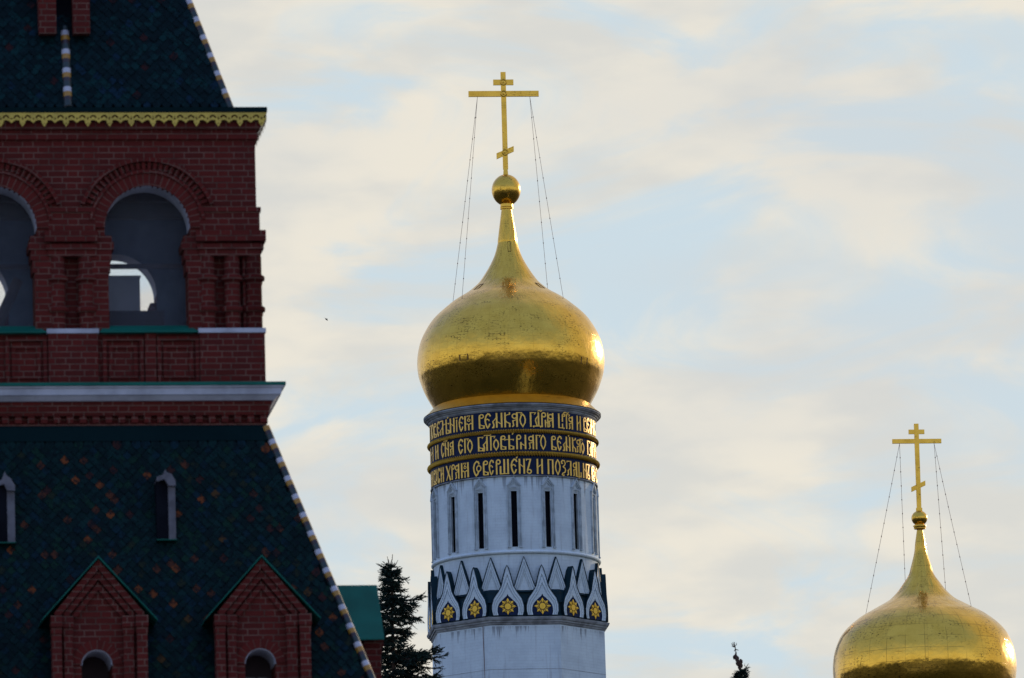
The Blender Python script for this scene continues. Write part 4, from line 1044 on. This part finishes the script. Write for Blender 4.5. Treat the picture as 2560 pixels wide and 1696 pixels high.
def sunflower(parent, cy, z, R):
    b = MB(); y = cy
    def petal(a, r0, r1, w, d):
        c, s = cos(a), sin(a); rm = r0 + (r1 - r0) * .55
        P = [(r0, 0), (rm, -w), (r1, 0), (rm, w)]
        Q = [(c * x - s * yy, s * x + c * yy) for x, yy in P]
        vs = [(qx, y - d, z + qz) for qx, qz in Q] + [(qx, y, z + qz) for qx, qz in Q] + [(c * rm, y - d - .015, z + s * rm)]
        b.add(vs, [(0, 1, 8), (1, 2, 8), (2, 3, 8), (3, 0, 8), (0, 4, 5, 1), (1, 5, 6, 2), (2, 6, 7, 3), (3, 7, 4, 0)])
    for k in range(8):
        a = pi / 2 + k * pi / 4
        petal(a, R * .37, R * (1 if k % 2 == 0 else .93), R * .155, .03); petal(a + pi / 8, R * .37, R * .76, R * .065, .02)
    n = 20; b.add([(R * .36 * cos(2 * pi * k / n), y - .035, z + R * .36 * sin(2 * pi * k / n)) for k in range(n)] + [(R * .36 * cos(2 * pi * k / n), y, z + R * .36 * sin(2 * pi * k / n)) for k in range(n)],
          [tuple(range(n))] + [(k, n + k, n + (k + 1) % n, (k + 1) % n) for k in range(n)])
    b.build('sunflower_emblem', FLOWER, parent)
FLOWER = plain('bright_gilding', (.86, .50, .04), .45, metallic=.3, var=.12)
sunflower(lo, -aO + .052, zo(800), X(90))
hw_face = 4.66 * math.tan(radians(22.5))
for f in range(8):
    for s in (-1, 1):
        ang = AI + f * pi / 4
        c = lo if (f == 0 and s == -1) else copy_tree(lo)
        c.rotation_euler = (0, 0, ang); sh = s * X(184) ; c.location = (cos(ang) * sh, sin(ang) * sh, 0)
aT = 4.56
zt_f = lambda y: zfr(d6(1155, y), aT)
to = [(0, zt_f(265)), (X(36), zt_f(372)), (X(78), zt_f(496)), (X(119), zt_f(622))]
ti = [(0, zt_f(440)), (X(18), zt_f(494)), (X(40), zt_f(555)), (X(62), zt_f(621))]
tr = gable('triangular_gable', to, ti, -aT, [0, -.015, .04, .04, -.005, .0, .05, .05, .02, .05], .09, WHITE, .7, WHITE, [0, .28, .31, .42, .45, .66, .69, .80, .83, 1])
for k in range(16):
    c = tr if k == 0 else copy_tree(tr)
    c.rotation_euler = (0, 0, AI + k * pi / 8)
def octring(mb, prof):
    vs = []; n = len(prof)
    for ap, z in prof:
        R = ap / cos(pi / 8)
        for k in range(8): a = AI + pi / 8 + k * pi / 4; vs.append((R * sin(a), -R * cos(a), z))
    # uv in metres round the faces
    fs, uvs = [], []
    for i in range(n - 1):
        for k in range(8):
            fs.append((8 * i + k, 8 * i + (k + 1) % 8, 8 * i + 8 + (k + 1) % 8, 8 * i + 8 + k)); w = 3.8
            uvs.append([(k * w, prof[i][1]), (k * w + w, prof[i][1]), (k * w + w, prof[i + 1][1]), (k * w, prof[i + 1][1])])
    mb.add(vs, fs, uvs)
AI = -AI if False else AI
# angles on the tower are measured clockwise seen from above in octring's sin/-cos form, like lathe
z_l1, z_l0 = zfr(d6(1170, 905), 4.72), zfr(d6(1170, 992), 4.5)
mb = MB(); hL_ = z_l1 - z_l0
octring(mb, [(4.46, z_l0 - .02), (4.52, z_l0 + hL_ * .1), (4.53, z_l0 + hL_ * .28), (4.60, z_l0 + hL_ * .32), (4.61, z_l0 + hL_ * .55), (4.68, z_l0 + hL_ * .60), (4.72, z_l0 + hL_ * .8), (4.74, z_l1 - .0), (4.3, z_l1 + .02)])
mb.build('gable_ledge', GREYST, bell)
mb = MB(); octring(mb, [(4.56, z_l1 - .05), (4.53, z_l1 + .3), (4.46, zo(640))]); mb.build('gable_backing', KREMTIN, bell)
mb = MB(); octring(mb, [(4.60, zo(760)), (4.41, z_t620 - .05), (4.35, z_t620 + .05)])
mb.lathe([(4.60, z_t620 - .12), (4.40, z_t620 + .02)], 96)
mb.build('sloping_roof', KREMTIN, bell)
mb = MB(); octring(mb, [(4.62, 18.0), (4.52, z_l0 - 14), (4.46, z_l0 - .015)]); mb.build('octagonal_shaft', WHITE, bell)
mb = MB(); zc1 = zfr(d6(1160, 1468), 4.47); octring(mb, [(4.475, zc1 - .012), (4.477, zc1), (4.474, zc1 + .012)]); mb.build('string_line', GREYST, bell)

mb = MB(); a_ = AI - radians(28.5); rr_ = 4.60 / cos(radians(28.5) - pi / 4 if False else radians(16.5))
rr_ = 4.47 / cos(radians(45 - 28.5)) + .03; mb.tube([(rr_ * sin(a_), -rr_ * cos(a_), z_l0 - .02), (rr_ * sin(a_) + .05, -rr_ * cos(a_), z_l0 - 3), (rr_ * sin(a_) + .08, -rr_ * cos(a_) - .04, z_l0 - 12)], .018, 6)
mb.build('lightning_conductor', WIRE, bell)
def cross_set(fr, parent, m, gm, P, yawdeg, studs=True, wires=()):
    """P: measured pixel points of the cross; local x of the cross is turned by yaw about the mast"""
    ya = radians(yawdeg); cy, sy = cos(ya), sin(ya)
    z = lambda p: fr.at(p[0], p[1], 0)[1]
    u = lambda p: fr.at(p[0], p[1], 0)[0]
    piv = bpy.data.objects.new('x', None)
    c = MB(); th = P['th']; pw = P['pw']
    zt, zb = z(P['top']), z(P['foot'])
    c.box(-pw / 2, pw / 2, -th, th, zb, zt)
    for key in ('b1', 'b2'):
        (xa, xb, y1, y0) = P[key]; w = (u((xb, y0)) - u((xa, y0))) / 2 / cy; zz0, zz1 = z(((xa + xb) / 2, y0)), z(((xa + xb) / 2, y1))
        c.box(-w, w, -th * .9, th * .9, zz0, zz1)
        P[key + 'z'] = (zz0, zz1, w)
    (lx, ly1, ly0, rx, ry1, ry0) = P['b3']; w = (u((rx, ry0)) - u((lx, ly0))) / 2 / cy
    zl0, zl1, zr0, zr1_ = z((lx, ly0)), z((lx, ly1)), z((rx, ry0)), z((rx, ry1))
    c.prism([(-w, zl0), (w, zr0), (w, zr1_), (-w, zl1)], -th * .85, th * .85)
    o = c.build('cross', m, parent); o.rotation_euler = (0, 0, ya)
    if studs:
        for zz in ((P['b1z'][0] + P['b1z'][1]) / 2, (P['b2z'][0] + P['b2z'][1]) / 2, (zl0 + zl1 + zr0 + zr1_) / 4):
            s = MB(); n, mm = 20, 6; R, r = pw * .55, pw * .14
            vs = [((R + r * cos(2 * pi * j / mm)) * cos(2 * pi * i / n), -th - .01 - r * sin(2 * pi * j / mm), zz + (R + r * cos(2 * pi * j / mm)) * sin(2 * pi * i / n)) for i in range(n) for j in range(mm)]
            s.add(vs, [(i * mm + j, ((i + 1) % n) * mm + j, ((i + 1) % n) * mm + (j + 1) % mm, i * mm + (j + 1) % mm) for i in range(n) for j in range(mm)])
            n2 = 10; s.add([(R * .4 * cos(2 * pi * k / n2), -th - .05, zz + R * .4 * sin(2 * pi * k / n2)) for k in range(n2)] + [(0, -th - .07, zz)], [(k, (k + 1) % n2, n2) for k in range(n2)])
            s.build('rosette', GOLD, o, smooth=True)
    for wx, anchor in wires:
        a = Vector((wx * cy, wx * sy, P['b2z'][0])); b2 = Vector(anchor)
        s = MB(); s.tube([a, a.lerp(b2, .5) - Vector((0, 0, .06)), b2], P['wr'], 6)
        L = (b2 - a).length; nb = int(L / P['bead'])
        for k in range(1, nb):
            q = a.lerp(b2, k / nb) - Vector((0, 0, .24 * (k / nb) * (1 - k / nb))); d = (b2 - a).normalized()
            s.tube([q - d * .05, q, q + d * .05], [P['wr'] * .8, P['wr'] * 3.0, P['wr'] * .8], 6)
        s.build('guy_wire', WIRE, parent)
    return o
def ball(fr, parent, c, rx, ry, px, m):
    u0, zc = fr.at(c[0], c[1], 0); k = fr.at(c[0] + 100, c[1], 0)[0] - u0; k /= 100
    b = MB(); b.lathe([(max(.001, rx * k * cos(a)), zc + ry * k * sin(a)) for a in [-pi / 2 + pi * i / 24 for i in range(25)]], 48)
    return b.build('gilded_ball', m, parent, smooth=True)
ball(IV, bell, (1265.1, 476.0), 36.3, 40.0, 0, GOLD_DOME)
zb_ = zs((1266, 513)); zb0 = zs((1267, 523.5))
mb = MB(); mb.lathe([(r_neck, zb0 - .12), (r_neck + .01, zb0 - .02), (.345, zb0), (.35, zb0 + .07), (.325, zb0 + .09), (.34, zb0 + .11), (.335, zb_ + .04), (.25, zb_ + .06)], 40); mb.build('ball_collar', GOLD, bell, smooth=False)
zk0, zk1 = zs(d2(872, 986)), zs(d2(875, 930))
mb = MB(); mb.lathe([(.19, zk0 - .12), (.185, zk0), (.15, zk1), (.05, zk1 + .01)], 4, pi / 4, pi / 4 + 2 * pi); mb.build('cross_socket', GOLD, bell)
def dome_r(pf, zz):
    for (ra, za), (rb, zb2) in zip(pf, pf[1:]):
        if zb2 <= zz <= za: return ra + (rb - ra) * (za - zz) / (za - zb2)
    return pf[-1][0]
def anchor(pf, thdeg, zz): r = dome_r(pf, zz); a = radians(thdeg); return (r * sin(a), -r * cos(a), zz)
zA = zs(d3(845, 640))
cross_set(IV, bell, GOLD, GOLD, dict(th=.07, pw=.27, wr=.010, bead=1.1, top=d2(843, 75), foot=d2(873, 940), b1=(1232.4, 1282.7, 199.8, 213.3), b2=(1171, 1346.4, 228.2, 242.2),
    b3=(1242.5, 384.5, 399, 1285.2, 365.4, 378.9)), 6.0, True,
    [(-1.42, anchor(prof, -95, zs(d3(845, 572)))), (-1.42, anchor(prof, -52, zA + .35)), (1.42, anchor(prof, 131, zA + .6)), (1.42, anchor(prof, 63, zA + .3))])
for th, y, w, h in ((8, 135, .13, .28), (-50, 478, .07, .16), (52, 480, .07, .16), (-30, 1130, .05, .16), (52, 1150, .05, .18)): hatch(radians(th), y, w, h, None)

# ================================================================== CATHEDRAL DOME (right)
CT = Frame(2306, 1510, 430.0, 0.0)
cath = empty('cathedral_drum', CT.o, 0, 'smaller gold onion dome with visible panel seams on a white drum', 'dome')
def d4(x, y): return (2040 + x / 2.390, 1040 + y / 2.390)
cp = [(601, 632, 670), (588, 650, 760), (580, 658, 820), (563, 685, 900), (547, 700, 950), (518, 738, 1000), (480, 775, 1050), (425, 825, 1100), (355, 895, 1140), (305, 955, 1170), (255, 1012, 1200), (198, 1085, 1250), (160, 1140, 1300), (131, 1165, 1350),
      (113, 1183, 1400), (103, 1193, 1450), (98, 1197, 1505), (102, 1194, 1560), (118, 1180, 1630), (150, 1150, 1700), (195, 1105, 1760), (235, 1065, 1800)]
cprof = [((CT.at(*d4(b, y), 0)[0] - CT.at(*d4(a, y), 0)[0]) / 2, CT.at(*d4((a + b) / 2, y), 0)[1]) for a, b, y in cp]
mb = MB(); mb.lathe(smooth_prof(cprof)[::-1], 112); mb.build('onion_dome', GOLD_PANEL, cath, smooth=True)
rC, zC = cprof[-1]
mb = MB(); mb.lathe([(rC + .35, zC - .45), (rC + .3, zC - .38), (rC, zC), (rC - .05, zC + .05)], 96); mb.build('dome_skirt', GOLD, cath, smooth=True)
mb = MB(); mb.lathe([(rC + .1, 20), (rC + .1, zC - 1.3), (rC + .3, zC - 1.1), (rC + .4, zC - .46), (rC, zC - .44)], 96); mb.build('drum_wall', WHITE, cath)
ball(CT, cath, d4(614, 612), 20.1, 19.2, 0, GOLD_DOME)
zn = CT.at(*d4(616, 664), 0)[1]
mb = MB(); mb.lathe([(.28, zn - .1), (.29, zn), (.33, zn + .05), (.20, zn + .12)], 32); mb.build('ball_collar', GOLD, cath, smooth=True)
zAc = CT.at(*d4(645, 1180), 0)[1]
pxm = lambda x, y: d4(x, y)
cross_set(CT, cath, GOLD, GOLD, dict(th=.06, pw=.215, wr=.009, bead=.62, top=d4(600, 48), foot=d4(612, 575), b1=(d4(554, 0)[0], d4(648, 0)[0], d4(0, 83)[1], d4(0, 109)[1]), b2=(d4(455, 0)[0], d4(749, 0)[0], d4(0, 139)[1], d4(0, 165)[1]),
    b3=(d4(567, 0)[0], d4(0, 427)[1], d4(0, 456)[1], d4(650, 0)[0], d4(0, 387)[1], d4(0, 415)[1])), 6.0, False,
    [(-.84, anchor(cprof, -84, zAc)), (-.84, anchor(cprof, -158, zAc + .5)), (.84, anchor(cprof, 142, zAc + .4)), (.84, anchor(cprof, 62, zAc + .1))])
mb = MB(); zz = CT.at(*d4(611, 556), 0)[1]; mb.box(-.15, .15, -.11, .11, zz - .12, zz + .03); mb.build('cross_socket', GOLD, cath)

# ================================================================== SPRUCES
def tuft(mb, p, d, L, w, n):                   # a twig clothed in needles
    d = d.normalized(); a = d.cross(Vector((.3, .2, 1))).normalized(); b = a.cross(d)
    for k in range(n):
        t = (k + random.random()) / n; an = random.uniform(0, 2 * pi)
        base = p + d * (L * t); out = (a * cos(an) + b * sin(an))
        tip = base + d * (w * random.uniform(.5, 1.1)) + out * (w * random.uniform(.5, 1.0) * (1.15 - .6 * t))
        s = d.cross(out) * (w * .22)
        mb.add([base - s, base + s, tip], [(0, 1, 2)])
    s1, s2 = a * (w * .28), b * (w * .28); e = p + d * L
    mb.add([p + s1, p + s2, p - s1, p - s2, e], [(0, 1, 4), (1, 2, 4), (2, 3, 4), (3, 0, 4)])
def branch(mb, tk, p, az, L, rise, dens, w, droop=.25, fine=True):
    d0 = Vector((cos(az), sin(az), rise)); q = Vector(p); seg = max(4, int(L / .16)); pts = [q.copy()]
    side = Vector((-sin(az), cos(az), 0))
    for i in range(seg):
        t = i / seg
        d = Vector((d0.x, d0.y, d0.z - droop * sin(t * pi) + .45 * max(0, t - .55))).normalized()
        q = q + d * (L / seg); pts.append(q.copy())
        for s in (-1, 1):
            if random.random() > dens: continue
            tl = (min(L, .9) * .34 * (1 - t) + .13) * random.uniform(.4, 1.25)
            dd = (d * .75 + side * s * random.uniform(.5, 1.0) + Vector((0, 0, random.uniform(-.55, .25))))
            nt_ = max(1, int(tl / .17)); pp = q.copy(); dd.normalize()
            for k in range(nt_):
                tuft(mb, pp, dd + Vector((random.uniform(-.25, .25), random.uniform(-.25, .25), random.uniform(-.3, .2))), tl / nt_ * 1.25, w, 9 if fine else 5)
                pp = pp + dd * (tl / nt_); dd = (dd + Vector((0, 0, .06))).normalized()
        tuft(mb, q - d * (L / seg), d, L / seg * 1.3, w, 10 if fine else 5)
    tuft(mb, q, Vector((d.x, d.y, d.z + .2)), .16, w, 9)
    tk.tube(pts, [max(.006, .012 + .02 * L * (1 - i / len(pts))) for i in range(len(pts))], 5, cap=False)
def spruce(name, px, py, dist, label, spec, leaders, cones, extra, core=1, core_z=.34, trunk_top=.35):
    fr = Frame(px, py, dist, 0); z_top = fr.at(px, py, 0)[1]; base = ground_z(fr.o.x, fr.o.y)
    root = empty(name, (fr.o.x, fr.o.y, base), 0, label, 'spruce')
    H = z_top - base; cr, tk = MB(), MB()
    tk.tube([(0, 0, -.3), (0, 0, H * .5), (0, 0, H - 1.6), (0, 0, H - trunk_top)], [.19, .12, .04, .015], 8)
    for dz, az, L, rise in spec:
        branch(cr, tk, (0, 0, H - dz), radians(az), L, rise, .95, .07)
        if L > .4:                             # forked side sprays along the long boughs
            for k in range(int(L * 9)):
                t = random.uniform(.15, .95); a2 = radians(az)
                q = Vector((cos(a2), sin(a2), rise * .75 - .12 * sin(t * pi))) * (L * t * .93)
                branch(cr, tk, Vector((0, 0, H - dz)) + q, a2 + random.uniform(-1.1, 1.1), random.uniform(.16, .34) * (1.2 - .5 * t), random.uniform(-.55, .75), .9, .065)
    z = core_z
    while z < 3.6:                             # short inner shoots that fill the core
        for k in range(2): branch(cr, tk, (0, 0, H - z), random.uniform(0, 2 * pi), min(.5, .05 + .21 * z) * random.uniform(.45, 1.05) * core, random.uniform(-.2, .5), .9, .06)
        z += .06
    z = max(.5, core_z + .1)
    while z < H - 2.5:
        lim = extra(z)
        for k in range(7 if z < 6 else 6):
            az = random.uniform(0, 2 * pi)
            a_cos = abs(cos(az))
            L = lim * random.uniform(.75, 1.1)
            if z < 3.8: L = L * (1 - .30 * a_cos)
            branch(cr, tk, (0, 0, H - z - random.uniform(0, .2)), az, L, .35 - min(.5, z * .08) , .8 if z < 6 else .6, .075 if z < 6 else .13, fine=z < 5)
        z += .26 if z < 6 else .6
    for dx, dz, tx, tz, r in leaders:
        mid_ = ((dx + tx) / 2 + .02 * (1 if tx > dx else -1), 0, H - (dz + tz) / 2)
        tk.tube([(dx, 0, H - dz), mid_, (tx, 0, H - tz)], [r, r * .85, r * .5], 5)
    for k in range(0):
        pass
    c = cr.build('crown', NEEDLE, root); tr_ = tk.build('trunk', BARK, root)
    for cx, cy, cz, L, tilt in cones:
        b = MB(); n = 9
        pr = [(max(.002, L * .29 * (sin(pi * (i / n) ** .8)) * (1 + .12 * (i % 2))), -L * i / n) for i in range(n + 1)]
        b.lathe(pr[::-1], 10); o = b.build('cone', CONE, root); o.location = (cx, cy, H - cz); o.rotation_euler = (random.uniform(-.2, .2), tilt, 0)
    return root
spec = [(.42, 170, .24, .45), (.50, 20, .16, .3), (.58, 200, .22, .2), (.72, 10, .36, .2), (.72, 160, .22, .3), (.95, 185, .32, .05), (1.0, -15, .33, .0), (.62, 90, .14, .3), (.8, 270, .24, .3), (.6, 300, .16, .3), (.88, 60, .24, .1),
        (1.35, 8, .78, .22), (1.42, -25, .66, .10), (1.30, 178, .52, .15), (1.5, 195, .48, -.1), (1.72, 5, .72, .0), (1.85, -20, .55, -.1), (1.75, 170, .45, .0), (2.15, 12, .46, -.1), (2.2, 182, .46, -.1),
        (2.85, 6, 1.25, .22), (2.95, -12, 1.45, .12), (3.05, 14, 1.28, .0), (2.75, 184, .46, -.05), (3.1, 170, .5, -.1), (3.35, 2, 1.3, -.1), (3.5, 184, .62, -.1), (3.3, 30, 1.2, 0), (3.0, -40, 1.1, .05)]
spruce('spruce_tree', 977, 1386, 250.0, 'dark spruce between the red tower and the white bell tower', spec,
       [(.0, .40, -.10, .06, .014), (.02, .42, -.07, .14, .011), (-.02, .30, .05, .0, .016), (.05, .36, .20, .17, .012), (.0, .46, -.22, .30, .012)], [],
       lambda z: .16 + .15 * z if z < 2.2 else (.42 + .05 * (z - 2.2) if z < 3.4 else .45 + .30 * (z - 3.2)))
cones = []
for k in range(18):
    dz = .34 + .019 * k; cones.append((-.07 + (dz - .36) * .14 + random.choice((-1, 1)) * random.uniform(.015, .085) * (1.1 - k * .04), random.uniform(-.07, .04), dz, random.uniform(.13, .19), random.uniform(-.25, .25)))
spruce('spruce_tree', 1850, 1605, 250.0, 'spruce tip hung with cones, poking up at the bottom edge',
       [(.86, 25, .13, .6), (.92, 170, .10, .1), (.88, 90, .08, .2), (.88, 270, .09, .2), (1.0, 190, .12, .0), (1.05, 40, .13, .0), (1.05, 130, .12, .0), (1.05, 230, .12, 0)],
       [(-.02, .80, -.16, .0, .022), (-.13, .16, -.24, .03, .015), (-.14, .12, -.10, .03, .013), (-.12, .20, -.17, .27, .012), (-.12, .21, -.05, .25, .013), (-.13, .15, -.24, .11, .013), (-.15, .10, -.20, .0, .014), (-.10, .30, -.15, .36, .012), (.06, .80, .22, .62, .014), (.13, .71, .12, .62, .01)],
       cones, lambda z: .10 if z < 1.5 else .10 + .28 * (z - 1.5), .22, .80, .70)

# ================================================================== BIRD
BF = Frame(816, 799, 500.0, 0); bz = BF.at(816, 799, 0)[1]
b = MB()
L = 9; prf = [(.002, 0), (.018, .02), (.03, .05), (.034, .09), (.028, .14), (.014, .19), (.004, .22)]
for r, y in prf: pass
n = 8; vs = [(y - .1, r * cos(2 * pi * j / n), r * sin(2 * pi * j / n)) for r, y in prf for j in range(n)]
b.add(vs, [(i * n + j, i * n + (j + 1) % n, (i + 1) * n + (j + 1) % n, (i + 1) * n + j) for i in range(len(prf) - 1) for j in range(n)])
for s in (-1, 1):
    b.add([(.04, 0, .01), (-.02, 0, .012), (-.03, s * .14, .045), (.03, s * .13, .045), (-.05, s * .26, .03), (.0, 0, -.002), (0, s * .13, .03)], [(0, 3, 2, 1), (3, 4, 2), (0, 5, 6, 3), (1, 2, 6, 5), (3, 6, 4), (2, 4, 6)])
b.add([(-.08, .01, 0), (-.17, .04, .0), (-.14, 0, .004), (-.17, -.04, 0), (-.08, -.01, 0), (-.1, 0, -.008)], [(0, 1, 2, 5), (5, 2, 3, 4)])
bird = b.build('bird', FEATHER); bird.location = (BF.o.x, BF.o.y, bz); bird.rotation_euler = (radians(12), radians(38), radians(20))
bird['label'] = 'tiny dark bird gliding against the pale sky'; bird['category'] = 'bird'
